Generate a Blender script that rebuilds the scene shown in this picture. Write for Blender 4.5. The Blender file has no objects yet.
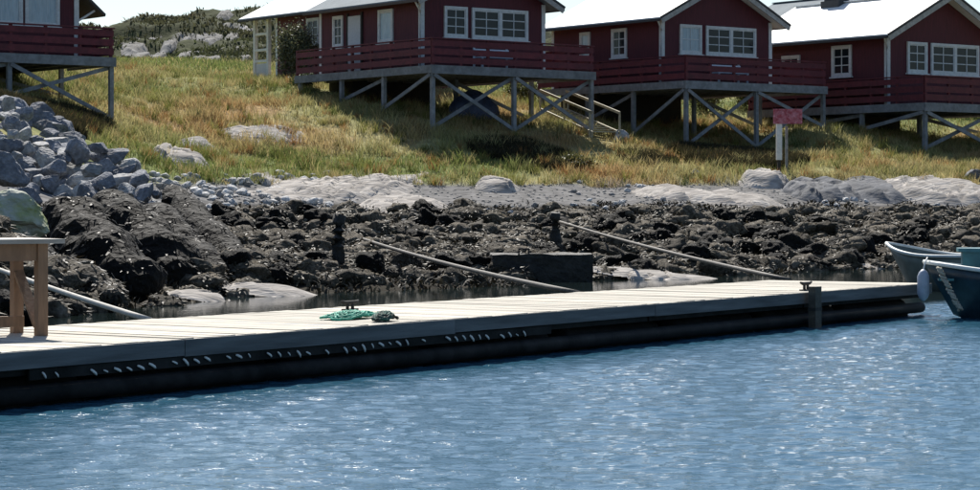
import bpy, bmesh, math, random
import numpy as np
from mathutils import Vector, Matrix, noise as mnoise

R = math.radians
scn = bpy.context.scene
col = scn.collection
F = 2288.0          # focal length in photograph pixels (980 px wide)
CAMZ = 1.6          # eye height over the water
HY = 203.0          # row of the horizon

# ------------------------------------------------------------------ camera
cam_d = bpy.data.cameras.new('camera')
cam_d.lens = 36.0 * F / 980.0
cam_d.sensor_width = 36.0
cam_d.shift_y = -(245.0 - HY) / 980.0
cam_d.clip_start = 0.1
cam_d.clip_end = 12000
cam = bpy.data.objects.new('camera', cam_d)
cam.location = (0, 0, CAMZ)
cam.rotation_euler = (R(90), 0, 0)
col.objects.link(cam)
scn.camera = cam

# ------------------------------------------------------------------ sky, sun, exposure
SUN_AZ = R(-9.0)     # from +Y, negative = to the left
SUN_EL = R(44.5)
world = bpy.data.worlds.new('World')
scn.world = world
world.use_nodes = True
wn = world.node_tree
bg = wn.nodes['Background']
sky = wn.nodes.new('ShaderNodeTexSky')
sky.sky_type = 'NISHITA'
sky.sun_disc = False
sky.sun_elevation = SUN_EL
sky.sun_rotation = SUN_AZ
sky.air_density = 1.0
sky.dust_density = 0.8
sky.ozone_density = 3.0
wn.links.new(sky.outputs[0], bg.inputs[0])
bg.inputs[1].default_value = 0.077
sun_d = bpy.data.lights.new('sun', 'SUN')
sun_d.energy = 5.0
sun_d.angle = R(0.53)
sun_d.color = (1.0, 0.955, 0.88)
sun = bpy.data.objects.new('sun', sun_d)
sv = Vector((math.sin(SUN_AZ) * math.cos(SUN_EL), math.cos(SUN_AZ) * math.cos(SUN_EL), math.sin(SUN_EL)))
sun.rotation_euler = sv.to_track_quat('Z', 'Y').to_euler()
sun.location = sv * 60
col.objects.link(sun)
vs = scn.view_settings
vs.view_transform = 'Standard'
vs.look = 'None'
vs.exposure = 0.6
vs.gamma = 1.0
scn.render.engine = 'CYCLES'
scn.cycles.use_denoising = True
scn.cycles.max_bounces = 6
scn.cycles.sample_clamp_indirect = 4.0
scn.cycles.sample_clamp_direct = 12.0

random.seed(7)
rng = np.random.default_rng(7)


# ------------------------------------------------------------------ materials
def mat(name, color, rough=0.7, var=0.0, scale=4.0, color2=None, bump=0.0, bscale=None, spec=0.5,
        metallic=0.0, stretch=(1, 1, 1), attr=None, trans=0.0, detail=6.0, rnd=0.0, coat=0.0, obj_rand_only=False):
    m = bpy.data.materials.new(name)
    m.use_nodes = True
    nt = m.node_tree
    N = nt.nodes
    L = nt.links
    b = N['Principled BSDF']
    b.inputs['Roughness'].default_value = rough
    b.inputs['Specular IOR Level'].default_value = spec
    b.inputs['Metallic'].default_value = metallic
    b.inputs['Coat Weight'].default_value = coat
    tc = N.new('ShaderNodeTexCoord')
    mp = N.new('ShaderNodeMapping')
    mp.inputs['Scale'].default_value = stretch
    L.new(tc.outputs['Object'], mp.inputs['Vector'])
    vec = mp.outputs[0]
    if rnd > 0:
        oi0 = N.new('ShaderNodeObjectInfo')
        ad = N.new('ShaderNodeVectorMath')
        ad.operation = 'ADD'
        L.new(mp.outputs[0], ad.inputs[0])
        sc_ = N.new('ShaderNodeMath'); sc_.operation = 'MULTIPLY'; sc_.inputs[1].default_value = 57.0
        L.new(oi0.outputs['Random'], sc_.inputs[0])
        L.new(sc_.outputs[0], ad.inputs[1])
        vec = ad.outputs[0]
    out = None
    if attr:
        a = N.new('ShaderNodeAttribute')
        a.attribute_name = attr
        out = a.outputs['Color']
    else:
        rgb = N.new('ShaderNodeRGB')
        rgb.outputs[0].default_value = (*color, 1)
        out = rgb.outputs[0]
    if color2 is not None:
        nz = N.new('ShaderNodeTexNoise')
        nz.inputs['Scale'].default_value = scale
        nz.inputs['Detail'].default_value = detail
        nz.inputs['Roughness'].default_value = 0.62
        L.new(vec, nz.inputs['Vector'])
        rp = N.new('ShaderNodeValToRGB')
        rp.color_ramp.elements[0].position = 0.38
        rp.color_ramp.elements[1].position = 0.64
        L.new(nz.outputs['Fac'], rp.inputs[0])
        mx = N.new('ShaderNodeMix'); mx.data_type = 'RGBA'
        L.new(rp.outputs[0], mx.inputs['Factor'])
        L.new(out, mx.inputs[6])
        mx.inputs[7].default_value = (*color2, 1)
        out = mx.outputs[2]
    if var > 0:
        nz2 = N.new('ShaderNodeTexNoise')
        nz2.inputs['Scale'].default_value = scale * 2.7
        nz2.inputs['Detail'].default_value = 8
        L.new(vec, nz2.inputs['Vector'])
        mr = N.new('ShaderNodeMapRange')
        mr.inputs[1].default_value = 0.25
        mr.inputs[2].default_value = 0.75
        mr.inputs[3].default_value = 1 - var
        mr.inputs[4].default_value = 1 + var
        L.new(nz2.outputs['Fac'], mr.inputs[0])
        hv = N.new('ShaderNodeHueSaturation')
        L.new(mr.outputs[0], hv.inputs['Value'])
        L.new(out, hv.inputs['Color'])
        out = hv.outputs[0]
    if rnd > 0:
        oi = N.new('ShaderNodeObjectInfo')
        mr2 = N.new('ShaderNodeMapRange')
        mr2.inputs[3].default_value = 1 - rnd
        mr2.inputs[4].default_value = 1 + rnd
        L.new(oi.outputs['Random'], mr2.inputs[0])
        hv2 = N.new('ShaderNodeHueSaturation')
        L.new(mr2.outputs[0], hv2.inputs['Value'])
        L.new(out, hv2.inputs['Color'])
        out = hv2.outputs[0]
    L.new(out, b.inputs['Base Color'])
    if bump > 0:
        nb = N.new('ShaderNodeTexNoise')
        nb.inputs['Scale'].default_value = bscale or scale * 4
        nb.inputs['Detail'].default_value = 8
        L.new(vec, nb.inputs['Vector'])
        bp = N.new('ShaderNodeBump')
        bp.inputs['Strength'].default_value = 1.0
        bp.inputs['Distance'].default_value = bump
        L.new(nb.outputs['Fac'], bp.inputs['Height'])
        L.new(bp.outputs[0], b.inputs['Normal'])
    if trans > 0:
        t = N.new('ShaderNodeBsdfTranslucent')
        L.new(out, t.inputs['Color'])
        ms = N.new('ShaderNodeMixShader')
        ms.inputs[0].default_value = trans
        L.new(b.outputs[0], ms.inputs[1])
        L.new(t.outputs[0], ms.inputs[2])
        L.new(ms.outputs[0], N['Material Output'].inputs['Surface'])
    return m


M = {}
M['red'] = mat('red_boards', (0.098, 0.015, 0.022), 0.75, 0.25, 3.0, (0.072, 0.012, 0.018), 0.006, 9, stretch=(7, 7, 0.4))
M['redrail'] = mat('red_rail', (0.125, 0.018, 0.027), 0.7, 0.25, 3.0, (0.088, 0.013, 0.021), 0.003, 12, rnd=0.12)
M['white'] = mat('white_trim', (0.68, 0.68, 0.66), 0.6, 0.10, 6.0, (0.58, 0.58, 0.55), 0.002, 30)
M['greywood'] = mat('grey_timber', (0.22, 0.235, 0.25), 0.8, 0.22, 3.0, (0.15, 0.16, 0.17), 0.004, 20, rnd=0.12)
M['barge'] = mat('barge_paint', (0.42, 0.41, 0.38), 0.7, 0.2, 6.0, (0.3, 0.29, 0.27))
M['roofwhite'] = mat('white_roof', (0.80, 0.81, 0.80), 0.55, 0.05, 2.0, (0.70, 0.71, 0.70), 0.012, 1.2, spec=0.4)
M['roofgrey'] = mat('grey_roof', (0.20, 0.235, 0.255), 0.8, 0.1, 2.0, (0.16, 0.19, 0.21), 0.012, 1.2, spec=0.1)
M['roofedge'] = mat('dark_roof_edge', (0.05, 0.05, 0.05), 0.8, 0.2, 4.0)
M['soffit'] = mat('soffit', (0.09, 0.07, 0.06), 0.85, 0.2, 4.0)
M['pane'] = mat('window_glass', (0.014, 0.02, 0.024), 0.06, spec=0.3)
M['curtain'] = mat('curtained_glass', (0.26, 0.36, 0.43), 0.12, 0.2, 2.0, (0.36, 0.43, 0.47), spec=0.8, stretch=(6, 6, 0.6))
M['doorwhite'] = mat('door_paint', (0.52, 0.53, 0.54), 0.6, 0.08, 5.0)
M['metal'] = mat('dull_metal', (0.3, 0.3, 0.3), 0.45, 0.15, 6.0, metallic=0.8)
M['plank'] = mat('dock_plank', (0.56, 0.52, 0.44), 0.8, 0.3, 2.2, (0.44, 0.41, 0.35), 0.004, 16, stretch=(0.35, 6, 6), rnd=0.2, spec=0.15)
M['fascia'] = mat('dock_fascia', (0.13, 0.135, 0.14), 0.85, 0.35, 1.6, (0.08, 0.085, 0.09), 0.004, 14, stretch=(0.3, 4, 4), rnd=0.1)
M['wetdark'] = mat('dark_wet_float', (0.022, 0.022, 0.022), 0.7, 0.4, 2.0, (0.008, 0.009, 0.009), 0.01, 10, spec=0.12)
M['tablewood'] = mat('table_wood', (0.21, 0.125, 0.075), 0.7, 0.25, 3.0, (0.20, 0.125, 0.075), 0.003, 20, stretch=(3, 3, 0.5), rnd=0.1)
M['tabletop'] = mat('table_top', (0.33, 0.31, 0.28), 0.65, 0.2, 3.0, (0.26, 0.24, 0.21), 0.003, 20, stretch=(0.5, 4, 4), rnd=0.08)
M['rope'] = mat('pale_rope', (0.72, 0.71, 0.68), 0.9, 0.25, 20.0)
M['net'] = mat('green_net', (0.02, 0.26, 0.17), 0.7, 0.35, 12.0, (0.04, 0.36, 0.25))
M['netdark'] = mat('dark_green_net', (0.008, 0.09, 0.07), 0.8, 0.4, 12.0, (0.02, 0.02, 0.02))
M['bluegrey_rock'] = mat('blue_grey_rock', (0.20, 0.21, 0.235), 0.85, 0.4, 2.2, (0.10, 0.11, 0.13), 0.05, 5, rnd=0.25)
M['pale_rock'] = mat('pale_rock', (0.42, 0.415, 0.40), 0.85, 0.3, 1.8, (0.22, 0.22, 0.22), 0.04, 6, rnd=0.25)
M['lichen_rock'] = mat('lichen_rock', (0.42, 0.43, 0.36), 0.85, 0.25, 1.6, (0.26, 0.30, 0.10), 0.04, 6)
M['slab'] = mat('bedrock', (0.43, 0.40, 0.365), 0.95, 0.4, 1.3, (0.25, 0.23, 0.21), 0.05, 5, spec=0.12, stretch=(0.7, 2.2, 2.2), detail=10)
M['slabdark'] = mat('grey_bedrock', (0.17, 0.17, 0.175), 0.9, 0.4, 0.9, (0.10, 0.105, 0.115), 0.05, 5, spec=0.2)
M['hillrock'] = mat('hill_rock', (0.23, 0.225, 0.215), 0.95, 0.4, 0.9, (0.11, 0.105, 0.095), 0.05, 3, spec=0.2)
M['weedrock'] = mat('seaweed_rock', (0.005, 0.0045, 0.0035), 0.8, 0.5, 3.0, (0.011, 0.0095, 0.007), 0.10, 9, rnd=0.35, spec=0.15)
M['weedstone'] = mat('weedy_stone', (0.042, 0.035, 0.025), 0.85, 0.55, 5.0, (0.14, 0.12, 0.09), 0.05, 14, rnd=0.45, spec=0.15)
M['cobble'] = mat('cobble', (0.55, 0.54, 0.52), 0.8, 0.3, 3.0, (0.36, 0.36, 0.355), 0.02, 12, rnd=0.5)
M['boom'] = mat('weathered_pole', (0.075, 0.065, 0.05), 0.7, 0.4, 5.0, (0.05, 0.045, 0.035), 0.01, 12)
M['boompale'] = mat('pale_pole', (0.45, 0.43, 0.38), 0.7, 0.2, 5.0)
M['concrete_weed'] = mat('weedy_concrete', (0.012, 0.012, 0.011), 0.75, 0.5, 5.0, (0.03, 0.028, 0.022), 0.05, 12)
M['signred'] = mat('faded_red_sign', (0.30, 0.035, 0.05), 0.6, 0.3, 7.0, (0.50, 0.20, 0.24))
M['stake'] = mat('dark_stake', (0.03, 0.028, 0.025), 0.85, 0.3, 6.0)
M['hull_dark'] = mat('dark_hull', (0.012, 0.035, 0.055), 0.35, 0.3, 3.0, (0.02, 0.05, 0.065))
M['hull_teal'] = mat('teal_paint', (0.05, 0.20, 0.22), 0.5, 0.2, 3.0, (0.04, 0.15, 0.18))
M['hull_grey'] = mat('grey_green_hull', (0.13, 0.155, 0.14), 0.5, 0.2, 3.0, (0.09, 0.11, 0.10))
M['boatwhite'] = mat('boat_white', (0.62, 0.66, 0.65), 0.45, 0.12, 5.0)
M['fender'] = mat('fender', (0.36, 0.40, 0.48), 0.5, 0.15, 5.0)
M['chain'] = mat('pale_worn_rope', (0.34, 0.32, 0.26), 0.9, 0.4, 25.0)
M['leaf'] = mat('shrub_leaf', (0.055, 0.08, 0.03), 0.6, attr='Col', trans=0.3)
M['bark'] = mat('bark', (0.08, 0.06, 0.045), 0.9, 0.3, 8.0)
M['grass'] = mat('grass_blades', (0.1, 0.12, 0.03), 0.6, attr='Col', trans=0.42, spec=0.2)
M['weedfrond'] = mat('seaweed_fronds', (0.03, 0.025, 0.015), 0.6, attr='Col', trans=0.05, spec=0.2)
M['plastic'] = mat('white_plastic', (0.7, 0.72, 0.75), 0.45, 0.05, 5.0)
M['tarp'] = mat('blue_tarp', (0.05, 0.065, 0.13), 0.6, 0.3, 3.0, (0.03, 0.04, 0.08), 0.03, 4)
M['stair'] = mat('stair_timber', (0.38, 0.34, 0.24), 0.75, 0.25, 4.0, (0.28, 0.25, 0.17))


# ------------------------------------------------------------------ helpers
def tag(o, label=None, cat=None, group=None, kind=None):
    if label: o['label'] = label
    if cat: o['category'] = cat
    if group: o['group'] = group
    if kind: o['kind'] = kind
    return o


def empty(name, loc=(0, 0, 0), rz=0.0):
    o = bpy.data.objects.new(name, None)
    o.empty_display_size = 0.3
    o.location = loc
    o.rotation_euler = (0, 0, rz)
    col.objects.link(o)
    return o


def link(name, me, parent=None, loc=None, rot=None, scale=None):
    o = bpy.data.objects.new(name, me)
    col.objects.link(o)
    if parent is not None: o.parent = parent
    if loc is not None: o.location = loc
    if rot is not None: o.rotation_euler = rot
    if scale is not None: o.scale = scale
    return o


class MB:
    def __init__(s):
        s.v = []; s.f = []

    def box(s, x0, x1, y0, y1, z0, z1):
        b = len(s.v)
        s.v += [(x0, y0, z0), (x1, y0, z0), (x1, y1, z0), (x0, y1, z0), (x0, y0, z1), (x1, y0, z1), (x1, y1, z1), (x0, y1, z1)]
        s.f += [tuple(b + i for i in q) for q in ((0, 3, 2, 1), (4, 5, 6, 7), (0, 1, 5, 4), (1, 2, 6, 5), (2, 3, 7, 6), (3, 0, 4, 7))]
        return s

    def bar(s, p, q, w, h, up=(0, 0, 1)):
        p = Vector(p); q = Vector(q)
        d = (q - p).normalized()
        sd = d.cross(Vector(up))
        if sd.length < 1e-4: sd = d.cross(Vector((0, 1, 0)))
        sd.normalize()
        u = sd.cross(d)
        b = len(s.v)
        for c in (p, q):
            for a, e in ((-1, -1), (1, -1), (1, 1), (-1, 1)):
                s.v.append(tuple(c + sd * (a * w / 2) + u * (e * h / 2)))
        s.f += [tuple(b + i for i in qd) for qd in ((0, 1, 2, 3), (7, 6, 5, 4), (0, 4, 5, 1), (1, 5, 6, 2), (2, 6, 7, 3), (3, 7, 4, 0))]
        return s

    def tube(s, pts, rad, n=8, caps=True):
        pts = [Vector(p) for p in pts]
        b = len(s.v)
        for i, p in enumerate(pts):
            d = (pts[min(i + 1, len(pts) - 1)] - pts[max(i - 1, 0)]).normalized()
            sd = d.cross(Vector((0, 0, 1)))
            if sd.length < 1e-3: sd = Vector((1, 0, 0))
            sd.normalize(); u = sd.cross(d)
            r = rad[i] if isinstance(rad, (list, tuple)) else rad
            for k in range(n):
                a = 2 * math.pi * k / n
                s.v.append(tuple(p + sd * (math.cos(a) * r) + u * (math.sin(a) * r)))
        for i in range(len(pts) - 1):
            for k in range(n):
                k2 = (k + 1) % n
                s.f.append((b + i * n + k, b + i * n + k2, b + (i + 1) * n + k2, b + (i + 1) * n + k))
        if caps:
            s.f.append(tuple(b + k for k in reversed(range(n))))
            s.f.append(tuple(b + (len(pts) - 1) * n + k for k in range(n)))
        return s

    def mesh(s, name, material, smooth=False):
        me = bpy.data.meshes.new(name)
        me.from_pydata(s.v, [], s.f)
        me.materials.append(material)
        if smooth:
            me.polygons.foreach_set('use_smooth', [True] * len(me.polygons))
        me.update()
        return me

    def build(s, name, material, parent=None, smooth=False, loc=None, rot=None):
        return link(name, s.mesh(name, material, smooth), parent, loc, rot)


def bulk_mesh(name, V, Fq, material, colors=None, smooth=False):
    """V (n,3) float, Fq (m,k) int with k = 3 or 4"""
    me = bpy.data.meshes.new(name)
    n, m, k = len(V), len(Fq), Fq.shape[1]
    me.vertices.add(n)
    me.vertices.foreach_set('co', np.ascontiguousarray(V, dtype=np.float32).ravel())
    me.loops.add(m * k)
    me.loops.foreach_set('vertex_index', np.ascontiguousarray(Fq, dtype=np.int32).ravel())
    me.polygons.add(m)
    me.polygons.foreach_set('loop_start', np.arange(0, m * k, k, dtype=np.int32))
    if smooth:
        me.polygons.foreach_set('use_smooth', np.ones(m, dtype=bool))
    me.update(calc_edges=True)
    me.validate()
    if colors is not None:
        a = me.attributes.new('Col', 'FLOAT_COLOR', 'POINT')
        c4 = np.ones((n, 4), dtype=np.float32)
        c4[:, :3] = colors
        a.data.foreach_set('color', c4.ravel())
    me.materials.append(material)
    return me


def at(px, py, D):
    """point seen at photograph pixel (px, py) at depth D metres"""
    return Vector(((px - 490.0) / F * D, D, CAMZ + (HY - py) / F * D))


# ---- value noise on numpy arrays
_perm = rng.permutation(512)
_val = rng.random(512)


def vnoise(x, y, seed=0):
    xi = np.floor(x).astype(int); yi = np.floor(y).astype(int)
    fx = x - xi; fy = y - yi
    fx = fx * fx * (3 - 2 * fx); fy = fy * fy * (3 - 2 * fy)
    def h(a, b):
        return _val[_perm[(_perm[(a + seed * 37) % 512] + b) % 512]]
    return (h(xi, yi) * (1 - fx) + h(xi + 1, yi) * fx) * (1 - fy) + (h(xi, yi + 1) * (1 - fx) + h(xi + 1, yi + 1) * fx) * fy


def fbm(x, y, oct=4, seed=0):
    t = 0; a = 0.5
    for i in range(oct):
        t = t + a * (vnoise(x, y, seed + i) - 0.5)
        x = x * 2.03 + 11.3; y = y * 2.03 + 5.7; a *= 0.5
    return t


# ------------------------------------------------------------------ terrain heights
ctrl = []
def cp(px, py, D): p = at(px, py, D); ctrl.append((p.x, p.y, p.z))
def cz(px, z, D): ctrl.append(((px - 490.0) / F * D, D, z))

for q in ((-400, 10), (0, 10), (500, 10), (980, 10), (1400, 10), (0, 16), (300, 20), (500, 24), (980, 22), (980, 34), (1400, 30), (700, 32)):
    cz(q[0], -2.0, q[1])
for (px, D) in ((-300, 24), (0, 27.5), (80, 33), (150, 36.5), (300, 40), (450, 43.5), (600, 47.5), (750, 51.5), (900, 56), (1150, 62), (1500, 66)):
    cz(px, 0.02, D)
    cz(px, -0.75, D - 7)
    cz(px, -1.5, D - 14)
for q in ((0, 232, 36), (0, 130, 54), (0, 100, 61), (9, 95, 68), (60, 121, 64), (-150, 110, 54), (-300, 110, 54), (-150, 85, 66), (40, 68, 78), (40, 60, 90),
          (60, 272, 37), (130, 262, 41), (90, 240, 44), (60, 185, 50), (100, 198, 52), (100, 150, 60), (105, 112, 72),
          (160, 215, 50), (160, 180, 60), (160, 170, 63), (150, 140, 68), (150, 100, 80), (150, 72, 95), (150, 60, 106),
          (230, 190, 60), (230, 180, 64), (300, 240, 52), (300, 210, 60), (300, 190, 65), (300, 165, 69), (300, 138, 73), (300, 110, 77), (290, 84, 83), (268, 78, 94), (230, 70, 98),
          (450, 240, 55), (450, 212, 62), (450, 188, 67), (450, 162, 71), (440, 131, 75.5), (515, 131, 77.5), (594, 132, 80),
          (600, 235, 58), (600, 206, 64), (600, 191, 68), (600, 166, 73), (620, 148, 77),
          (750, 230, 61), (750, 205, 66), (750, 186, 70), (688, 150, 80), (756, 146, 83), (826, 130, 84), (780, 168, 74),
          (900, 225, 64), (900, 205, 68), (900, 184, 71), (850, 165, 75), (900, 168, 76), (925, 152, 82.5), (985, 155, 84),
          (1150, 225, 66), (1150, 200, 70), (1150, 165, 76), (1400, 200, 74), (1400, 165, 80),
          (-300, 200, 40)):
    cp(*q)
for q in ((450, 4.7, 80), (400, 5.2, 84), (400, 6.0, 90), (470, 5.6, 88), (600, 4.6, 85), (600, 5.6, 93), (740, 4.6, 89), (740, 6.0, 97), (850, 4.5, 90), (820, 6.2, 99),
          (950, 4.3, 91), (950, 5.5, 102), (1150, 5.0, 88), (350, 6.7, 94), (330, 7.1, 102), (500, 6.8, 104), (700, 7.0, 106), (900, 7.0, 110), (1150, 7.0, 110),
          (1400, 6.0, 100), (-150, 7.4, 92), (-300, 7.2, 92), (40, 7.7, 104)):
    cz(*q)
for q in ((118, 62, 118), (180, 62, 118), (240, 62, 118), (300, 60, 120), (40, 66, 118),
          (60, 62, 165), (112, 31, 166), (135, 25, 168), (165, 18, 170), (205, 14, 172), (260, 14, 172), (330, 16, 172), (420, 30, 172), (550, 50, 172), (800, 62, 172), (1150, 65, 172),
          (0, 72, 165), (-200, 80, 165), (130, 44, 142), (200, 38, 142), (260, 38, 142), (330, 38, 142)):
    cp(*q)
for px in (-300, 0, 250, 500, 800, 1150):
    cz(px, 5.0, 235)
    cz(px, 3.0, 300)
ctrl = np.array(ctrl)


def _rbf_fit(P):
    n = len(P)
    d = np.sqrt(((P[:, None, :2] - P[None, :, :2]) ** 2).sum(-1) + 4.0)
    A = np.zeros((n + 3, n + 3))
    A[:n, :n] = d - 0.05 * np.eye(n)
    A[:n, n] = 1; A[:n, n + 1:] = P[:, :2] / 50.0
    A[n, :n] = 1; A[n + 1:, :n] = P[:, :2].T / 50.0
    b = np.zeros(n + 3); b[:n] = P[:, 2]
    return np.linalg.solve(A, b)


_w = _rbf_fit(ctrl)


def Hbase(x, y):
    x = np.asarray(x, float).ravel(); y = np.asarray(y, float).ravel()
    out = np.empty(len(x))
    n = len(ctrl)
    for i in range(0, len(x), 20000):
        xs = x[i:i + 20000]; ys = y[i:i + 20000]
        d = np.sqrt((xs[:, None] - ctrl[None, :, 0]) ** 2 + (ys[:, None] - ctrl[None, :, 1]) ** 2 + 4.0)
        out[i:i + 20000] = d @ _w[:n] + _w[n] + (xs * _w[n + 1] + ys * _w[n + 2]) / 50.0
    return out


def Hn(x, y):
    """terrain height with its small bumps, arrays"""
    x = np.asarray(x, float).ravel(); y = np.asarray(y, float).ravel()
    r = np.hypot(x, y - 60)
    far = np.clip((r - 190) / 120.0, 0, 1)
    z = Hbase(np.clip(x, -120, 120), np.clip(y, 5, 310))
    hill = np.clip((y - 112) / 25.0, 0, 1) * np.clip((240 - y) / 40.0, 0, 1)
    z = z + 0.35 * fbm(x * 0.35, y * 0.35, 4, 1) + hill * (3.4 * fbm(x * 0.16, y * 0.16, 5, 5) + 1.0 * np.abs(fbm(x * 0.5, y * 0.5, 3, 9)))
    shore = np.clip((1.6 - z) / 0.6, 0, 1) * np.clip(z + 0.6, 0, 1)
    z = z + shore * 0.35 * fbm(x * 1.3, y * 1.3, 3, 3)
    land = np.where(y > 20, 3.0 + 6 * np.abs(fbm(x * 0.01, y * 0.01, 3, 2)), -2.5)
    return z * (1 - far) + land * far


def H(x, y): return float(Hn([x], [y])[0])


def axis(segs):
    out = []
    for a, b, n in segs:
        out += list(np.linspace(a, b, n, endpoint=False))
    out.append(segs[-1][1])
    return np.array(out)


def grid_faces(nx, ny):
    i = np.arange(nx - 1)[:, None]; j = np.arange(ny - 1)[None, :]
    a = (i * ny + j).ravel()
    return np.stack([a, a + ny, a + ny + 1, a + 1], 1)


# ground
gx = axis([(-4000, -200, 8), (-200, -40, 50), (-40, 34, 250), (34, 200, 50), (200, 4000, 8)])
gy = axis([(8, 24, 10), (24, 112, 300), (112, 190, 160), (190, 330, 40), (330, 6000, 12)])
GX, GY = np.meshgrid(gx, gy, indexing='ij')
GZ = Hn(GX, GY)
gxr, gyr = GX.ravel(), GY.ravel()


def ground_color(x, y, z):
    """what the ground is made of: weed below the tide line, gravel, then turf; rock and heather on the hill"""
    n = fbm(x * 0.8, y * 0.8, 4, 21)
    n2 = fbm(x * 0.22, y * 0.22, 3, 31)
    n3 = fbm(x * 2.2, y * 2.2, 3, 41)
    weed = np.array([0.028, 0.024, 0.017]); gravel = np.array([0.17, 0.165, 0.16])
    green = np.array([0.14, 0.165, 0.05]); straw = np.array([0.41, 0.345, 0.18]); rust = np.array([0.27, 0.14, 0.055])
    rock = np.array([0.30, 0.29, 0.28]); heath = np.array([0.050, 0.056, 0.026])
    c = np.empty((len(x), 3)); c[:] = weed
    c *= (1 + 1.3 * n3)[:, None]
    def mixin(c, k, colr): return c * (1 - k[:, None]) + colr * k[:, None]
    c = mixin(c, np.clip((z - 1.45 + 0.5 * n) / 0.12, 0, 1), gravel * (1 + 0.5 * n3)[:, None])
    g = np.clip((z - 2.10 + 0.35 * n) / 0.12, 0, 1)
    t = np.clip(0.50 + 1.7 * n2 + 0.5 * n, 0, 1)
    # greener belts: just above the beach on the left, and below the hill
    belt = np.exp(-((z - 2.7) / 0.45) ** 2) * np.clip((2 - x) / 4, 0, 1) + np.exp(-((y - 102) / 9.0) ** 2)
    t = np.clip(t - 0.75 * belt, 0, 1)
    turf = green * (1 - t[:, None]) + straw * t[:, None]
    ru = np.clip((n2 + 0.6 * n - 0.06) * 6, 0, 1)[:, None] * np.clip(1 - belt, 0, 1)[:, None]
    turf = turf * (1 - 0.6 * ru) + rust * 0.6 * ru
    turf *= (1 + 0.5 * n3)[:, None]
    c = mixin(c, g, turf)
    h = np.clip((y - 113 + 8 * n) / 5, 0, 1)
    hc = heath * (1 + 0.9 * n3)[:, None]
    rk = np.clip((fbm(x * 0.26, y * 0.2, 4, 61) + 0.22 * n3 - 0.12) * 14, 0, 1)
    hc = mixin(hc, rk, rock * (1 + 0.4 * n)[:, None])
    c = mixin(c, h, hc)
    return np.clip(c, 0.004, 0.8)


gcol = ground_color(gxr, gyr, GZ)
gm = mat('ground', (0.1, 0.1, 0.05), 0.85, 0.45, 1.2, attr='Col', bump=0.05, bscale=5, spec=0.08)
gm.node_tree.nodes['Principled BSDF'].inputs['Roughness'].default_value = 1.0
ground = link('ground', bulk_mesh('ground', np.stack([gxr, gyr, GZ], 1), grid_faces(len(gx), len(gy)), gm, gcol, True))
ground['kind'] = 'structure'

# ------------------------------------------------------------------ water
wx = axis([(-4000, -60, 10), (-60, -9, 40), (-9, 12, 540), (12, 60, 40), (60, 4000, 10)])
wy = axis([(-4000, 0, 10), (0, 11, 20), (11, 36, 660), (36, 70, 130), (70, 300, 8)])
WX, WY = np.meshgrid(wx, wy, indexing='ij')
wxr, wyr = WX.ravel(), WY.ravel()
wz = np.zeros(len(wxr))
wr = np.random.default_rng(11)
for k in range(90):
    lam = 0.13 * (3.6 ** wr.random())           # 0.13 .. 0.47 m
    ang = wr.normal(R(78), R(36))
    kk = 2 * math.pi / lam
    amp = 0.0175 / kk * (0.5 + wr.random())       # equal slope per component
    wz += amp * np.sin(wxr * kk * math.cos(ang) + wyr * kk * math.sin(ang) + wr.random() * 6.28)
cal = 0.6 + 0.55 * np.clip(0.5 + 1.6 * fbm(wxr * 0.35, wyr * 0.35, 3, 71), 0, 1)
edge = np.clip((wxr + 12) / 3, 0, 1) * np.clip((15 - wxr) / 3, 0, 1) * np.clip((wyr - 9) / 3, 0, 1) * np.clip((41 - wyr) / 4, 0.0, 1)
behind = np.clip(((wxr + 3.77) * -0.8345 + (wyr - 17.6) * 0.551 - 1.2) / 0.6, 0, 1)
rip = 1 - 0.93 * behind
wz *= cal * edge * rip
wm = bpy.data.materials.new('sea_water')
wm.use_nodes = True
nt = wm.node_tree
b = nt.nodes['Principled BSDF']
b.inputs['Base Color'].default_value = (0.03, 0.10, 0.155, 1)
b.inputs['Roughness'].default_value = 0.05
b.inputs['IOR'].default_value = 1.33
tc = nt.nodes.new('ShaderNodeTexCoord')
mp = nt.nodes.new('ShaderNodeMapping')
mp.inputs['Scale'].default_value = (0.42, 1.0, 1.0)
nt.links.new(tc.outputs['Object'], mp.inputs['Vector'])
nz = nt.nodes.new('ShaderNodeTexNoise')
nz.inputs['Scale'].default_value = 26
nz.inputs['Detail'].default_value = 4
nt.links.new(mp.outputs[0], nz.inputs['Vector'])
bp = nt.nodes.new('ShaderNodeBump')
bp.inputs['Distance'].default_value = 0.012
nt.links.new(nz.outputs['Fac'], bp.inputs['Height'])
nt.links.new(bp.outputs[0], b.inputs['Normal'])
at_ = nt.nodes.new('ShaderNodeAttribute'); at_.attribute_name = 'Col'        # how ruffled the water is: wind outside, calm behind the dock
ml = nt.nodes.new('ShaderNodeMath'); ml.operation = 'MULTIPLY'; ml.inputs[1].default_value = 0.0105
nt.links.new(at_.outputs['Fac'], ml.inputs[0]); nt.links.new(ml.outputs[0], bp.inputs['Distance'])
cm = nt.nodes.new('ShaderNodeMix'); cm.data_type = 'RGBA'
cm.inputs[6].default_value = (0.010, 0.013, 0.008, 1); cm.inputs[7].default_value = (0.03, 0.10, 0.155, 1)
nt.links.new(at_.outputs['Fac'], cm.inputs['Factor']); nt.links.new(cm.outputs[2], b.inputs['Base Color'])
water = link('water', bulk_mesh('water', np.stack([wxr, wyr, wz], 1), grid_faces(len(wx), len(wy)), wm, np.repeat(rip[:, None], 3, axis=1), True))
water['kind'] = 'structure'

# ------------------------------------------------------------------ cabins
RZ = math.atan2(0.6, 0.8)
WALLH, SLOPE, OV = 2.45, 0.5, 0.45


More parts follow.
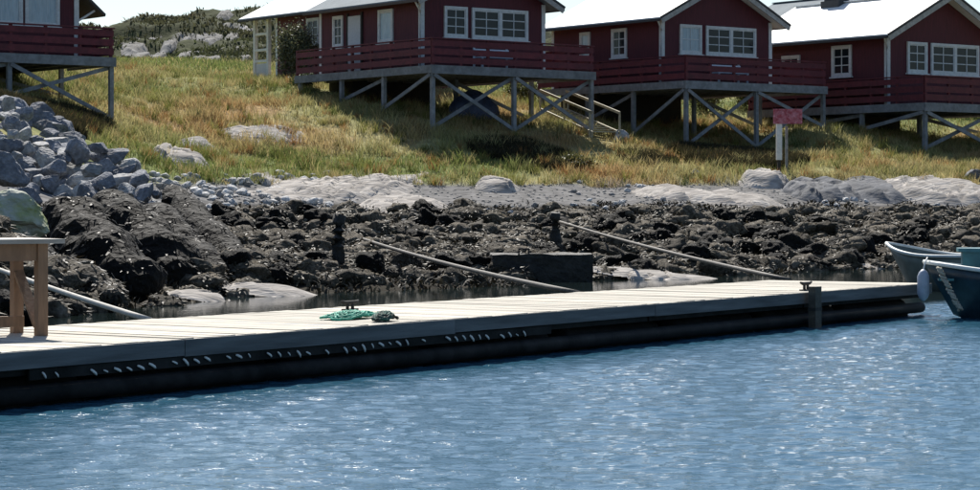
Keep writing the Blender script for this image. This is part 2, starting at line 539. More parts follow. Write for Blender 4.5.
def window(root, kind, pos, u0, u1, z0, z1, cols, rows, pane, sashes=1):
    """kind 'front' lies in a plane of constant v (facing -v), 'side' in constant u (facing -u)"""
    def bx(mb, a0, a1, d0, d1, c0, c1):
        if kind == 'front': mb.box(a0, a1, pos - d1, pos - d0, c0, c1)
        else: mb.box(pos - d1, pos - d0, a0, a1, c0, c1)
    f = MB(); t = 0.09
    bx(f, u0, u1, 0.0, 0.06, z1 - t, z1)
    bx(f, u0, u1, 0.0, 0.06, z0, z0 + t)
    bx(f, u0, u0 + t, 0.0, 0.06, z0 + t, z1 - t)
    bx(f, u1 - t, u1, 0.0, 0.06, z0 + t, z1 - t)
    sw = (u1 - u0 - 2 * t) / sashes
    for k in range(1, sashes):
        c = u0 + t + sw * k
        bx(f, c - 0.06, c + 0.06, 0.0, 0.06, z0 + t, z1 - t)
    w = f.build('window', M['white'], root)
    s = MB(); bx(s, u0 - 0.05, u1 + 0.05, 0.0, 0.11, z0 - 0.05, z0 - 0.003)
    s.build('sill', M['white'], w)
    for k in range(sashes):
        a0 = u0 + t + sw * k + (0.06 if k else 0); a1 = u0 + t + sw * (k + 1) - (0.06 if k < sashes - 1 else 0)
        # outer sash rim
        sm = MB(); e = 0.035
        bx(sm, a0, a1, 0.0, 0.04, z1 - t - e, z1 - t - 0.002); bx(sm, a0, a1, 0.0, 0.04, z0 + t + 0.002, z0 + t + e)
        bx(sm, a0 + 0.001, a0 + e, 0.0, 0.038, z0 + t + e, z1 - t - e); bx(sm, a1 - e, a1 - 0.001, 0.0, 0.038, z0 + t + e, z1 - t - e)
        sm.build('sash', M['white'], w)
        p = MB(); bx(p, a0 + 0.01, a1 - 0.01, 0.004, 0.014, z0 + t + 0.01, z1 - t - 0.01)
        p.build('pane', pane, w)
        for i in range(1, cols):
            c = a0 + (a1 - a0) * i / cols
            g = MB(); bx(g, c - 0.016, c + 0.016, 0.015, 0.034, z0 + t + 0.03, z1 - t - 0.03); g.build('muntin', M['white'], w)
        for i in range(1, rows):
            c = z0 + t + (z1 - z0 - 2 * t) * i / rows
            g = MB(); bx(g, a0 + 0.03, a1 - 0.03, 0.015, 0.032, c - 0.016, c + 0.016); g.build('muntin', M['white'], w)


def cabin(name, ox, oy, zd, label, a=0.96, W=5.3, vb=2.0, vl=6.2, L=6.87, DD=8.4, deck=True, roof='roofwhite',
          fwin=(), swin=(), door=None, roof_back=0.45, chimney=False, porch=False, rail_right=True, pipe=True, group=None, scale=1.0, canopy=False, shade_found=(0.3, 1.6, 4.6)):
    root = empty(name, (ox, oy, zd), RZ)
    root.scale = (scale,) * 3
    tag(root, label, 'cabin', group)
    cr, sr = math.cos(RZ), math.sin(RZ)
    def gz(u, v): return (H(ox + (cr * u - sr * v) * scale, oy + (sr * u + cr * v) * scale) - zd) / scale
    ve = vb + vl
    base = 0.0 if deck else -0.9
    # walls with gables
    w = MB(); ap = WALLH + SLOPE * W / 2
    for v in (vb, ve):
        w.v += [(a, v, base), (a + W, v, base), (a + W, v, WALLH), (a + W / 2, v, ap), (a, v, WALLH)]
    w.f += [(0, 1, 2, 3, 4), (9, 8, 7, 6, 5), (0, 4, 9, 5), (1, 6, 7, 2)]
    w.build('wall', M['red'], root)
    for (u, v) in ((a, vb), (a + W, vb), (a, ve)):
        cb = MB()
        cb.box(u - 0.03, u + 0.03 if u > a else u + 0.13, v - 0.028, v + 0.1, base, WALLH - 0.02) if u == a else cb.box(u - 0.13, u + 0.03, v - 0.028, v + 0.1, base, WALLH - 0.02)
        cb.build('corner_board', M['white'], root)
    # dark plinth under decked cabins, enlarged to stand in for under-floor shade
    if deck:
        pl = MB(); zb = min(gz(a, vb + 2.2), gz(a + W, vb + 2.2), gz(a + W, ve), gz(a, ve)) - 0.3
        pl.box(a + shade_found[0], a + W - shade_found[1], vb + shade_found[2], ve - 0.05, zb, -0.05)
        pl.build('shade_foundation', M['stake'], root)
    # roof
    v0, v1 = vb - 0.5, ve + roof_back
    r = MB(); th = 0.11
    eL, eR, cu = a - OV, a + W + OV, a + W / 2
    ze = WALLH - OV * SLOPE; zr = ap
    for v in (v0, v1):
        r.v += [(eL, v, ze + 0.02), (cu, v, zr + 0.02), (eR, v, ze + 0.02), (eR, v, ze + 0.02 + th), (cu, v, zr + 0.02 + th), (eL, v, ze + 0.02 + th)]
    r.f += [(0, 1, 4, 5), (1, 2, 3, 4), (6, 11, 10, 7), (7, 10, 9, 8), (5, 4, 10, 11), (4, 3, 9, 10), (0, 6, 7, 1), (1, 7, 8, 2), (0, 5, 11, 6), (2, 8, 9, 3)]
    ro = r.build('roof', M[roof], root)
    for s_ in (-1, 1):
        e = eL if s_ < 0 else eR
        bb = MB(); bb.bar((e, v0 - 0.022, ze - 0.02), (cu, v0 - 0.022, zr - 0.02), 0.04, 0.17)
        bb.build('bargeboard', M['barge'], ro)
        be = MB(); be.bar((e - s_ * -0.05, v0 - 0.03, ze + 0.10), (cu, v0 - 0.03, zr + 0.125), 0.06, 0.075)
        be.build('verge_strip', M['roofedge'], ro)
        gt = MB(); gt.bar((e + s_ * 0.045, v0 + 0.02, ze + 0.03), (e + s_ * 0.045, v1 - 0.02, ze + 0.03), 0.08, 0.09)
        gt.build('gutter', M['soffit'] if roof == 'roofgrey' else M['roofedge'], ro)
    rc = MB(); rc.bar((cu, v0 + 0.02, zr + th + 0.04), (cu, v1 - 0.02, zr + th + 0.04), 0.22, 0.03)
    rc.build('ridge_cap', M[roof], ro)
    if chimney:
        c = MB(); c.box(cu - 0.28, cu + 0.28, vb + 4.6, vb + 5.3, zr - 0.1, zr + 0.4)
        c.box(cu - 0.34, cu + 0.34, vb + 4.54, vb + 5.36, zr + 0.4, zr + 0.48)
        c.box(cu - 0.36, cu + 0.36, vb + 4.5, vb + 5.4, zr - 0.12, zr + 0.2)
        c.build('chimney', M['roofedge'], ro)
    if pipe:
        dp = MB(); dp.tube([(eL + 0.02, v0 + 0.2, ze), (a - 0.05, vb - 0.04, ze - 0.28), (a - 0.07, vb - 0.06, ze - 0.45), (a - 0.07, vb - 0.06, 0.1)], 0.035, 8)
        dp.build('downpipe', M['white'], root, True)
    for (u0, u1, z0, z1, c, rr, pane, sash) in fwin:
        window(root, 'front', vb, a + u0, a + u1, z0, z1, c, rr, M[pane], sash)
    for (p0, p1, z0, z1, c, rr, pane, sash) in swin:
        window(root, 'side', a, p0, p1, z0, z1, c, rr, M[pane], sash)
    if door:
        d = MB(); d.box(a - 0.05, a - 0.002, door[0], door[1], 0.03, 2.05)
        do = d.build('door', M['doorwhite'], root)
        hd = MB(); hd.tube([(a - 0.09, door[0] + 0.1, 1.02), (a - 0.09, door[0] + 0.22, 1.02)], 0.015, 6); hd.tube([(a - 0.05, door[0] + 0.11, 1.02), (a - 0.09, door[0] + 0.11, 1.02)], 0.012, 6)
        hd.build('handle', M['metal'], do)
        for (p0, p1) in ((door[0] - 0.1, door[0] - 0.002), (door[1] + 0.002, door[1] + 0.1)):
            MB().box(a - 0.06, a - 0.002, p0, p1, 0.0, 2.15).build('door_frame', M['stake'], do)
    if deck:
        MB().box(0, L, 0, vb + 0.0, -0.045, 0).box(0, a - 0.01, vb, DD, -0.045, 0).build('deck_floor', M['greywood'], root)
        MB().box(a, a + W, vb + 0.01, ve, -0.10, -0.01).build('cabin_floor', M['stake'], root)
        fb = MB(); fb.box(-0.05, L + 0.05, -0.055, -0.003, -0.27, 0.012); fb.build('fascia_board', M['greywood'], root)
        fb = MB(); fb.box(-0.055, -0.003, 0.0, DD, -0.25, 0.010); fb.build('fascia_board', M['greywood'], root)
        fb = MB(); fb.box(L + 0.003, L + 0.055, 0.0, vb + 1.2, -0.25, 0.010); fb.build('fascia_board', M['greywood'], root)
        jm = MB().box(-0.035, 0.035, 0.02, DD - 0.3, -0.22, -0.047).mesh('joist', M['greywood'])
        for k in range(9):
            link('joist', jm, root, (0.35 + k * (L - 0.7) / 8, 0, 0))
        # railing : posts, three boards and a cap, front and both sides
        rl = empty('railing'); rl.parent = root
        runs = [((0.03, 0.03), (L - 0.03, 0.03)), ((0.03, 0.06), (0.03, DD - 0.05))]
        if rail_right: runs.append(((L - 0.03, 0.06), (L - 0.03, vb + 1.2)))
        for (p, q) in runs:
            ln = math.hypot(q[0] - p[0], q[1] - p[1]); n = max(1, round(ln / 1.15))
            front = abs(p[1] - q[1]) < 1e-6
            for (z0, z1) in ((0.09, 0.29), (0.37, 0.57), (0.65, 0.84)):
                sg = MB()
                j = random.uniform(-0.006, 0.006)
                if front: sg.box(p[0] - 0.02, q[0] + 0.02, p[1] - 0.028, p[1], z0 + j, z1 + j)
                elif p[0] < 1: sg.box(p[0] - 0.028, p[0], p[1] + 0.003, q[1], z0 + j, z1 + j)
                else: sg.box(p[0], p[0] + 0.028, p[1] + 0.003, q[1], z0 + j, z1 + j)
                sg.build('rail_board', M['redrail'], rl)
            cb = MB()
            if front: cb.box(p[0] - 0.06, q[0] + 0.06, p[1] - 0.05, p[1] + 0.09, 0.88, 0.92)
            else: cb.box(p[0] - 0.05, p[0] + 0.09, p[1] + 0.095, q[1], 0.88, 0.918)
            cb.build('rail_cap', M['redrail'], rl)
            for k in range(n + 1):
                f = k / n
                x = p[0] + (q[0] - p[0]) * f; y = p[1] + (q[1] - p[1]) * f
                if not front and k == 0: continue
                o_ = 0.002
                pb = MB().box(x + o_ if x < L - 0.2 else x - 0.09, x + 0.09 if x < L - 0.2 else x - o_, y + o_, y + 0.09, -0.02, 0.879)
                pb.build('rail_post', M['redrail'], rl)
        # posts under the deck
        pts = [(0.07, 0.07), (L / 2, 0.07), (L - 0.07, 0.07), (0.07, 2.9), (0.07, 5.5), (0.07, 8.2), (L / 2, 3.4), (L - 0.1, 3.4)]
        zp = {}
        for (u, v) in pts:
            g = gz(u, v); zp[(u, v)] = g
            if g > -0.4: continue
            MB().box(u - 0.065, u + 0.065, v - 0.065, v + 0.065, g - 0.3, -0.06).build('post', M['greywood'], root)
        def brace(A_, B_, dv, topfirst=True):
            gA, gB = zp[A_], zp[B_]
            if topfirst: p, q = (A_[0], A_[1], -0.30), (B_[0], B_[1], gB + 0.08)
            else: p, q = (A_[0], A_[1], gA + 0.08), (B_[0], B_[1], -0.30)
            p = Vector(p); q = Vector(q)
            off = Vector((0, dv, 0)) if A_[1] == B_[1] else Vector((dv, 0, 0))
            MB().bar(p + off, q + off, 0.045, 0.12).build('brace', M['greywood'], root)
        brace(pts[0], pts[1], -0.095); brace(pts[0], pts[1], 0.095, False)
        brace(pts[1], pts[2], -0.095); brace(pts[1], pts[2], 0.095, False)
        brace(pts[0], pts[3], -0.095); brace(pts[3], pts[4], 0.095)
        brace(pts[6], pts[7], 0.1)
    if canopy:
        c = MB(); e = a + W
        for v in (vb - 0.15, vb + 1.6):
            c.v += [(e + 0.035, v, 2.12), (e + 0.88, v, 1.42), (e + 0.90, v, 1.50), (e + 0.035, v, 2.24)]
        c.f += [(0, 1, 2, 3), (7, 6, 5, 4), (0, 4, 5, 1), (1, 5, 6, 2), (2, 6, 7, 3), (3, 7, 4, 0)]
        cn = c.build('canopy', M['roofedge'], root)
        for v in (vb + 0.05, vb + 1.4):
            MB().bar((e + 0.035, v, 1.25), (e + 0.6, v, 1.60), 0.06, 0.06).build('bracket', M['white'], cn)
    if porch:
        for v in (7.5, 8.55):
            MB().box(a - 0.02, a + 0.12, v - 0.07, v + 0.07, -0.8, WALLH - 0.05).build('porch_post', M['white'], root)
        for (z0, z1) in ((0.55, 0.65), (1.0, 1.1), (1.65, 1.75)):
            MB().box(a + 0.0, a + 0.08, 7.5 + 0.072, 8.55 - 0.072, z0, z1).build('porch_rail', M['white'], root)
        MB().box(a + 0.02, a + 0.06, 7.5 + 0.072, 8.55 - 0.072, -0.3, 0.5).build('porch_panel', M['doorwhite'], root)
        MB().box(a - 0.1, a + W, ve + 0.01, 8.8, -0.9, -0.32).build('porch_floor', M['slab'], root)
        MB().box(a - 0.05, a + 0.08, ve + 0.05, 8.9, WALLH - 0.045, WALLH + 0.05).build('porch_beam', M['roofedge'], root)
    return root


Z0, Z1 = 1.12, 2.18
std_front = ((0.95, 1.93, Z0, Z1, 2, 3, 'pane', 1), (2.12, 4.55, Z0, Z1, 2, 3, 'pane', 2))
std_side = ((3.62, 4.55, 1.05, 2.12, 2, 3, 'pane', 1),)
cabin('cabin', -17.0, 65.9, 6.04, 'dark red cabin with tall pale curtained windows above a braced timber deck', a=1.15, W=5.5,
      fwin=((0.75, 2.15, 1.02, 2.4, 1, 1, 'curtain', 1), (2.4, 3.62, 1.02, 2.4, 1, 1, 'curtain', 1), (3.70, 4.86, 1.02, 2.4, 1, 1, 'curtain', 1)), swin=std_side, pipe=False, canopy=True)
cabin('cabin', -1.9, 75.0, 6.12, 'dark red cabin with blue-grey roof and pale side door on stilts',
      roof='roofgrey', fwin=std_front, swin=((3.62, 4.52, 1.0, 2.15, 1, 1, 'curtain', 1), (6.75, 7.4, 1.0, 2.12, 2, 3, 'pane', 1)), door=(5.6, 6.4))
cabin('cabin', 6.85, 80.0, 5.87, 'dark red cabin with white roof standing on stilts behind the red sign',
      a=0.62, W=5.4, fwin=((0.85, 1.9, Z0, Z1, 2, 2, 'curtain', 1), (2.12, 4.6, Z0, Z1, 2, 3, 'pane', 2)), swin=((3.9, 4.75, 1.05, 2.12, 2, 3, 'pane', 1), (6.0, 6.6, 1.05, 2.1, 1, 2, 'curtain', 1)), shade_found=(0.3, 0.9, 4.0))
cabin('cabin', 15.69, 82.5, 5.21, 'dark red cabin with white roof and dark chimney on the lowest stilts',
      a=0.33, W=5.3, fwin=std_front, swin=std_side + ((6.1, 7.0, 1.2, 1.9, 2, 1, 'pane', 1),), chimney=True, vl=6.6, scale=1.1, shade_found=(0.2, 0.8, 3.6))
cabin('cabin', -5.3, 86.5, 6.8, 'red cabin on the grass with white porch posts and wide white roof', a=0.95, vl=4.75, deck=False, porch=True, roof_back=2.3, pipe=False,
      swin=((3.6, 4.5, 1.05, 2.1, 2, 3, 'pane', 1),))
cabin('cabin', 15.8, 100.0, 7.2, 'farther cabin of which only the grey-blue roof shows behind the white roofs', deck=False, roof='roofgrey', pipe=False,
      fwin=std_front, swin=std_side)


# ------------------------------------------------------------------ floating dock
DA = Vector((-3.77, 17.6, 0)); DDIR = Vector((0.551, 0.8345, 0)).normalized(); DPER = Vector((-DDIR.y, DDIR.x, 0))
DZ, DW = 0.45, 2.45
T0, T1 = -6.0, 18.3
dk = empty('floating_dock', DA + DDIR * T0, math.atan2(DDIR.y, DDIR.x))
tag(dk, 'long weathered grey plank dock floating across the bay', 'dock')
LEN = T1 - T0
PITCH = 0.14
pm = []
for k in range(6):
    mb = MB(); mb.box(-DW / 2, DW / 2, -0.0665, 0.0665, -0.028, 0.0)
    me = mb.mesh('plank', M['plank'])
    pm.append(me)
npl = int(LEN / PITCH)
for k in range(npl):
    o = link('plank', pm[k % 6], dk)
    o.location = (0.07 + k * PITCH, DW / 2 + random.uniform(-0.012, 0.012), DZ + random.uniform(-0.003, 0.003))
    o.rotation_euler = (random.uniform(-0.012, 0.012), random.uniform(-0.002, 0.002), math.pi / 2 + random.uniform(-0.004, 0.004))
for k in range(6):                                     # fascia boards along the outer edge, butted end to end
    x0 = k * LEN / 6
    MB().box(x0 + 0.004, x0 + LEN / 6 - 0.004, -0.045 + 0.003 * (k % 2), -0.02, DZ - 0.135 - 0.006 * (k % 3), DZ - 0.004).build('fascia_board', M['fascia'], dk)
    MB().box(x0 + 0.004, x0 + LEN / 6 - 0.004, DW + 0.016, DW + 0.04, DZ - 0.14, DZ - 0.006).build('fascia_board', M['fascia'], dk)
    MB().box(x0 + 0.02, x0 + LEN / 6 - 0.02, 0.05, 0.12, DZ - 0.2, DZ - 0.032).build('stringer', M['wetdark'], dk)
    MB().box(x0 + 0.02, x0 + LEN / 6 - 0.02, DW - 0.12, DW - 0.05, DZ - 0.2, DZ - 0.032).build('stringer', M['wetdark'], dk)
for k in range(10):                                    # floats
    x0 = 0.2 + k * (LEN - 0.2) / 10
    x1 = x0 + (LEN - 0.2) / 10 - 0.35
    f = MB()
    for (y0) in (0.28,):
        f.tube([(x0, 0.33, 0.06), (x0 + 0.08, 0.33, 0.06), (x1 - 0.08, 0.33, 0.06), (x1, 0.33, 0.06)], [0.16, 0.19, 0.19, 0.16], 14)
        f.tube([(x0, DW - 0.4, 0.06), (x0 + 0.08, DW - 0.4, 0.06), (x1 - 0.08, DW - 0.4, 0.06), (x1, DW - 0.4, 0.06)], [0.16, 0.19, 0.19, 0.16], 14)
    f.build('float', M['wetdark'], dk, True)
MB().tube([(0.0, 0.03, 0.11), (LEN / 2, 0.03, 0.10), (LEN - 0.25, 0.03, 0.11)], 0.075, 12).build('rubbing_pipe', M['wetdark'], dk, True)
for k in range(15):
    MB().box(k * (LEN - 0.3) / 14 + 0.05, k * (LEN - 0.3) / 14 + 0.22, 0.13, DW - 0.13, DZ - 0.19, DZ - 0.034).build('cross_beam', M['wetdark'], dk)
# pale pieces standing in for sun spots that fall through the plank gaps
lm = MB(); lm.tube([(-0.045, 0.004, 0), (-0.02, -0.006, 0), (0.02, -0.006, 0), (0.045, 0.004, 0)], [0.009, 0.012, 0.012, 0.009], 6)
lme = lm.mesh('sun_spot', M['rope'], True)
for k in range(52):
    if random.random() < 0.24: continue
    o = link('sun_spot', lme, dk)
    o.location = (6.45 + k * PITCH, -0.028, DZ - 0.20 - 0.012 * math.sin(k * 0.3) + random.uniform(-0.006, 0.006))
    s_ = random.uniform(0.5, 1.0); o.scale = (s_, s_, s_)
    o.rotation_euler = (0, random.uniform(0.35, 1.0), 0)
# added dark carrier board for the sun spots
MB().box(6.3, 14.0, -0.016, 0.0, DZ - 0.235, DZ - 0.15).build('added_carrier_board', M['wetdark'], dk)


def dpt(px, frac, z=DZ):
    """point on the dock: photograph column px, fraction of the width from the outer edge"""
    o_ = DA + DPER * (DW * frac); r_ = (px - 490) / F
    t = (r_ * o_.y - o_.x) / (DDIR.x - r_ * DDIR.y)
    p = o_ + DDIR * t
    return Vector((p.x, p.y, z))


# table on the dock
tl = at(41, 335, 19.8)
tb = empty('wooden_table', (tl.x, tl.y, DZ), R(35))
tag(tb, 'brown wooden work table with grey top standing on the dock', 'table')
# local x runs right/back, table body extends to -x ; local y away from camera
for i in range(5):
    MB().box(-1.75, 0.17, -0.12 + i * 0.17, 0.045 + i * 0.17, 0.80, 0.84).build('top_plank', M['tabletop'], tb)
for (x, y) in ((0, 0), (0, 0.52), (-1.55, 0), (-1.55, 0.52)):
    MB().box(x - 0.045, x + 0.045, y - 0.045, y + 0.045, 0.0, 0.799).build('leg', M['tablewood'], tb)
MB().box(-1.505, -0.047, -0.02, 0.02, 0.65, 0.797).build('apron', M['tablewood'], tb)
MB().box(-1.505, -0.047, 0.5, 0.54, 0.65, 0.797).build('apron', M['tablewood'], tb)
MB().box(-0.02, 0.02, 0.047, 0.473, 0.65, 0.797).build('apron', M['tablewood'], tb)
MB().box(-1.57, -1.53, 0.047, 0.473, 0.65, 0.797).build('apron', M['tablewood'], tb)
for x in (0, -1.55):
    MB().bar((x, 0.05, 0.08), (x, 0.49, 0.55), 0.03, 0.09, (1, 0, 0)).build('brace', M['tablewood'], tb)
MB().bar((-1.5, 0.26, 0.12), (-0.05, 0.26, 0.12), 0.04, 0.09).build('stretcher', M['tablewood'], tb)


# green fishing net and a dark bundle beside it
def heap(name, c, lx, ly, h, nloop, rad, material, seed, ang):
    rr = random.Random(seed)
    m = MB()
    for k in range(nloop):
        ph = rr.random() * 6.28; a_ = rr.uniform(0.35, 1.0); b_ = rr.uniform(0.3, 1.0); ox_ = rr.uniform(-0.45, 0.45); oy_ = rr.uniform(-0.4, 0.4)
        pts = []
        for j in range(15):
            th = ph + j * 0.42
            e = math.cos(th) * a_ * 0.55 + ox_; g = math.sin(th * 1.1) * b_ * 0.5 + oy_
            q = max(0.0, 1 - (e * e + g * g))
            pts.append((e * lx, g * ly, rad + h * q * rr.uniform(0.3, 1.0)))
        m.tube(pts, rad, 5)
    return m.build(name, material, None, True, loc=c, rot=(0, 0, ang))


dang = math.atan2(DDIR.y, DDIR.x)
o = heap('fishing_net', dpt(352, 0.32, DZ), 0.42, 0.22, 0.075, 46, 0.012, M['net'], 3, dang - 0.2)
tag(o, 'bright green fishing net lying in a flat heap on the dock', 'net')
o = heap('rope_coil', dpt(384, 0.10, DZ), 0.2, 0.14, 0.09, 36, 0.014, M['netdark'], 5, dang)
tag(o, 'dark green coil of rope at the outer edge of the dock', 'rope')


def cleat(p, label, s=1.0):
    r_ = empty('mooring_cleat', p, dang)
    tag(r_, label, 'cleat')
    MB().box(-0.1 * s, 0.1 * s, -0.04 * s, 0.04 * s, 0, 0.018).build('base_plate', M['stake'], r_)
    for x in (-0.045, 0.045):
        MB().tube([(x * s, 0, 0.018), (x * s, 0, 0.07 * s)], 0.018 * s, 8).build('stem', M['stake'], r_, True)
    MB().tube([(-0.15 * s, 0, 0.10 * s), (-0.09 * s, 0, 0.085 * s), (0.09 * s, 0, 0.085 * s), (0.15 * s, 0, 0.10 * s)], [0.012 * s, 0.02 * s, 0.02 * s, 0.012 * s], 8).build('horn', M['stake'], r_, True)


cleat(dpt(350, 0.78, DZ), 'dark iron cleat on the dock behind the green net')
cleat(dpt(806, 0.10, DZ), 'dark iron cleat beside the upright fender post', 1.1)
pf = dpt(815, -0.065, 0.0)
fp = empty('fender_post', (pf.x, pf.y, -0.4), dang)
tag(fp, 'dark upright timber fender post against the dock edge', 'post')
MB().box(-0.09, 0.09, -0.05, 0.05, 0, 0.93).build('timber', M['boom'], fp)
MB().box(-0.095, 0.095, -0.055, 0.055, 0.62, 0.66).build('iron_strap', M['stake'], fp)


# ------------------------------------------------------------------ mooring booms and ropes from the shore
def boom(name, p, q, rad, sag, material, label, cat, n=14):
    pts = []
    for k in range(n + 1):
        f = k / n
        c = Vector(p).lerp(Vector(q), f)
        c.z -= sag * 4 * f * (1 - f)
        pts.append(c)
    o_ = MB().tube(pts, rad, 8).build(name, material, None, True)
    return tag(o_, label, cat)


e1 = dpt(580, 1.02, DZ - 0.02)
s1 = at(333, 231, 54); s1.z = H(s1.x, s1.y) + 0.12
boom('mooring_boom', s1, e1, 0.036, 0.10, M['boom'], 'weathered mooring pole reaching the dock beside the dark square block', 'mooring pole')
e2 = dpt(790, 1.02, DZ - 0.02)
s2 = at(560, 227, 59); s2.z = H(s2.x, s2.y) + 0.25
boom('mooring_boom', s2, e2, 0.034, 0.06, M['boom'], 'weathered mooring pole slanting down in front of round weed-covered rocks', 'mooring pole')
e3 = dpt(150, 1.01, DZ - 0.01)
s3 = at(-60, 247, 30)
boom('mooring_rope', s3, e3, 0.03, 0.03, M['boompale'], 'taut pale mooring line running down to the dock behind the table', 'mooring line')

bp_ = at(541, 262, 47)
bz = H(bp_.x, bp_.y)
blk = empty('anchor_block', (bp_.x, bp_.y, min(bz, 0.0) - 0.2), 0.05)
tag(blk, 'dark weed-covered square mooring block at the water edge', 'mooring block')
bm = bmesh.new()
bmesh.ops.create_cube(bm, size=1.0)
bmesh.ops.scale(bm, vec=(2.05, 0.9, 0.75), verts=bm.verts)
bmesh.ops.translate(bm, vec=(0, 0, 0.375), verts=bm.verts)
bmesh.ops.subdivide_edges(bm, edges=bm.edges, cuts=7, use_grid_fill=True)
for v in bm.verts:
    n = mnoise.noise_vector(v.co * 4.0)
    v.co += Vector(n) * 0.05
me = bpy.data.meshes.new('concrete_body'); bm.to_mesh(me); bm.free(); me.materials.append(M['concrete_weed'])
link('concrete_body', me, blk)
MB().tube([(-1.02 + 0.55, -0.2, 0.7), (-1.02 + 0.55, -0.2, 0.86), (-1.02 + 0.75, -0.2, 0.86), (-1.02 + 0.75, -0.2, 0.7)], 0.025, 6).build('lifting_loop', M['stake'], blk, True)


def stake(p, h, r_, label, lean=0.0):
    m = MB(); pts = []; rads = []
    rr = random.Random(int(p.x * 100))
    for k in range(9):
        f = k / 8
        pts.append((lean * f + rr.uniform(-0.02, 0.02), rr.uniform(-0.02, 0.02), f * h)); rads.append(r_ * rr.uniform(0.88, 1.12) * (1.2 - 0.25 * f))
    m.tube(pts, rads, 9)
    st = m.build('mooring_post', M['concrete_weed'], None, True, loc=(p.x, p.y, H(p.x, p.y) - 0.15))
    tag(st, label, 'post')


sp = at(337, 290, 43.5); stake(sp, 1.2, 0.13, 'dark weed-wrapped stake standing alone in the shallows', 0.04)
sp = at(556, 235, 53); stake(sp, 1.05, 0.12, 'dark weedy post on the shore above the square block', -0.02)

# ------------------------------------------------------------------ sign
gp = at(779, 178, 72.5); gzv = H(gp.x, gp.y)
top = CAMZ + (HY - 109) / F * 72.5
sg = empty('sign', (gp.x, gp.y, gzv), 0.05)
tag(sg, 'faded red sign board on a white post in the shaded grass', 'sign')
zb_ = CAMZ + (HY - 160) / F * 72.5 - gzv
zt_ = CAMZ + (HY - 123) / F * 72.5 - gzv
MB().box(-0.05, 0.05, -0.05, 0.05, -0.3, zb_).build('lower_stake', M['stake'], sg)
MB().box(-0.085, 0.085, -0.085, 0.085, zb_, zt_ + 0.25).build('post', M['white'], sg)
MB().box(-0.2, 0.72, -0.125, -0.088, zt_ - 0.03, top - gzv).build('board', M['signred'], sg)
g2 = at(785, 180, 73.2)
st = MB().box(-0.04, 0.04, -0.04, 0.04, -0.3, 1.5).build('stake', M['greywood'], None, loc=(g2.x + 0.05, g2.y, H(g2.x, g2.y)))
tag(st, 'slim grey stake in the ground right beside the sign post', 'stake')

# timber steps between two cabins
sA = at(553, 112, 84); sB = at(606, 146, 78.5)
sA.z = H(sA.x, sA.y) + 0.25; sB.z = H(sB.x, sB.y) + 0.2
stp = empty('outdoor_steps', sB, 0)
tag(stp, 'pale timber steps going up the slope between two stilted cabins', 'steps')
d = sA - sB; sd = Vector((d.y, -d.x, 0)).normalized() * 0.5
for s_ in (-1, 1):
    MB().bar(sd * s_, d + sd * s_, 0.06, 0.22).build('stringer', M['stair'], stp)
    MB().bar(sd * s_ + Vector((0, 0, 0.75)), d + sd * s_ + Vector((0, 0, 0.75)), 0.05, 0.09).build('handrail', M['stair'], stp)
    for f in (0.02, 0.5, 0.98):
        MB().bar(d * f + sd * s_ * 1.08 - Vector((0, 0, 0.35)), d * f + sd * s_ * 1.08 + Vector((0, 0, 0.72)), 0.07, 0.07, (0, 1, 0)).build('rail_post', M['stair'], stp)
for k in range(12):
    c = d * ((k + 0.5) / 12)
    MB().bar(c - sd * 0.93 + Vector((0, 0, 0.06)), c + sd * 0.93 + Vector((0, 0, 0.06)), 0.26, 0.04).build('tread', M['stair'], stp)


# garden benches on the decks
def bench(u, v, house, label):
    ox, oy, zd = house
    cr, sr = math.cos(RZ), math.sin(RZ)
    r_ = empty('garden_bench', (ox + cr * u - sr * v, oy + sr * u + cr * v, zd + 0.001), RZ)
    tag(r_, label, 'bench')
    for k in range(4): MB().box(-0.75, 0.75, -0.2 + k * 0.11, -0.11 + k * 0.11, 0.42, 0.45).build('seat_slat', M['plastic'], r_)
    for k in range(3): MB().box(-0.75, 0.75, 0.25, 0.28, 0.52 + k * 0.13, 0.61 + k * 0.13).build('back_slat', M['plastic'], r_)
    for x in (-0.7, 0.7):
        MB().box(x - 0.03, x + 0.03, -0.2, -0.14, 0.0, 0.418).build('leg', M['plastic'], r_)
        MB().box(x - 0.03, x + 0.03, 0.282, 0.34, 0.0, 0.9).build('leg', M['plastic'], r_)


bench(3.6, 1.3, (-1.9, 75.0, 6.12), 'white slatted bench behind the railing of the cabin with the side door')
bench(3.3, 1.3, (6.85, 80.0, 5.87), 'white slatted bench on the deck of the cabin behind the sign')

# covered dinghy under the second cabin's deck
tp = at(474, 128, 79.5); tz = H(tp.x, tp.y)
bm = bmesh.new()
bmesh.ops.create_icosphere(bm, subdivisions=4, radius=1.0)
for v in bm.verts:
    x, y, z = v.co
    z2 = max(z, -0.45)
    n = mnoise.noise(v.co * 2.5)
    ridge = 0.25 * max(0, 1 - abs(y) * 3) * (1 - abs(x))
    v.co = Vector((x * 0.95 * (1 + 0.05 * n), y * 0.55, (z2 + ridge) * 0.62 * (1 + 0.12 * n)))
me = bpy.data.meshes.new('covered_dinghy'); bm.to_mesh(me); bm.free(); me.materials.append(M['tarp'])
o = link('covered_dinghy', me, None, (tp.x, tp.y, tz + 0.27), (0, 0, 0.5))
tag(o, 'dark blue tarpaulin covered heap stored under the stilted deck', 'covered boat')


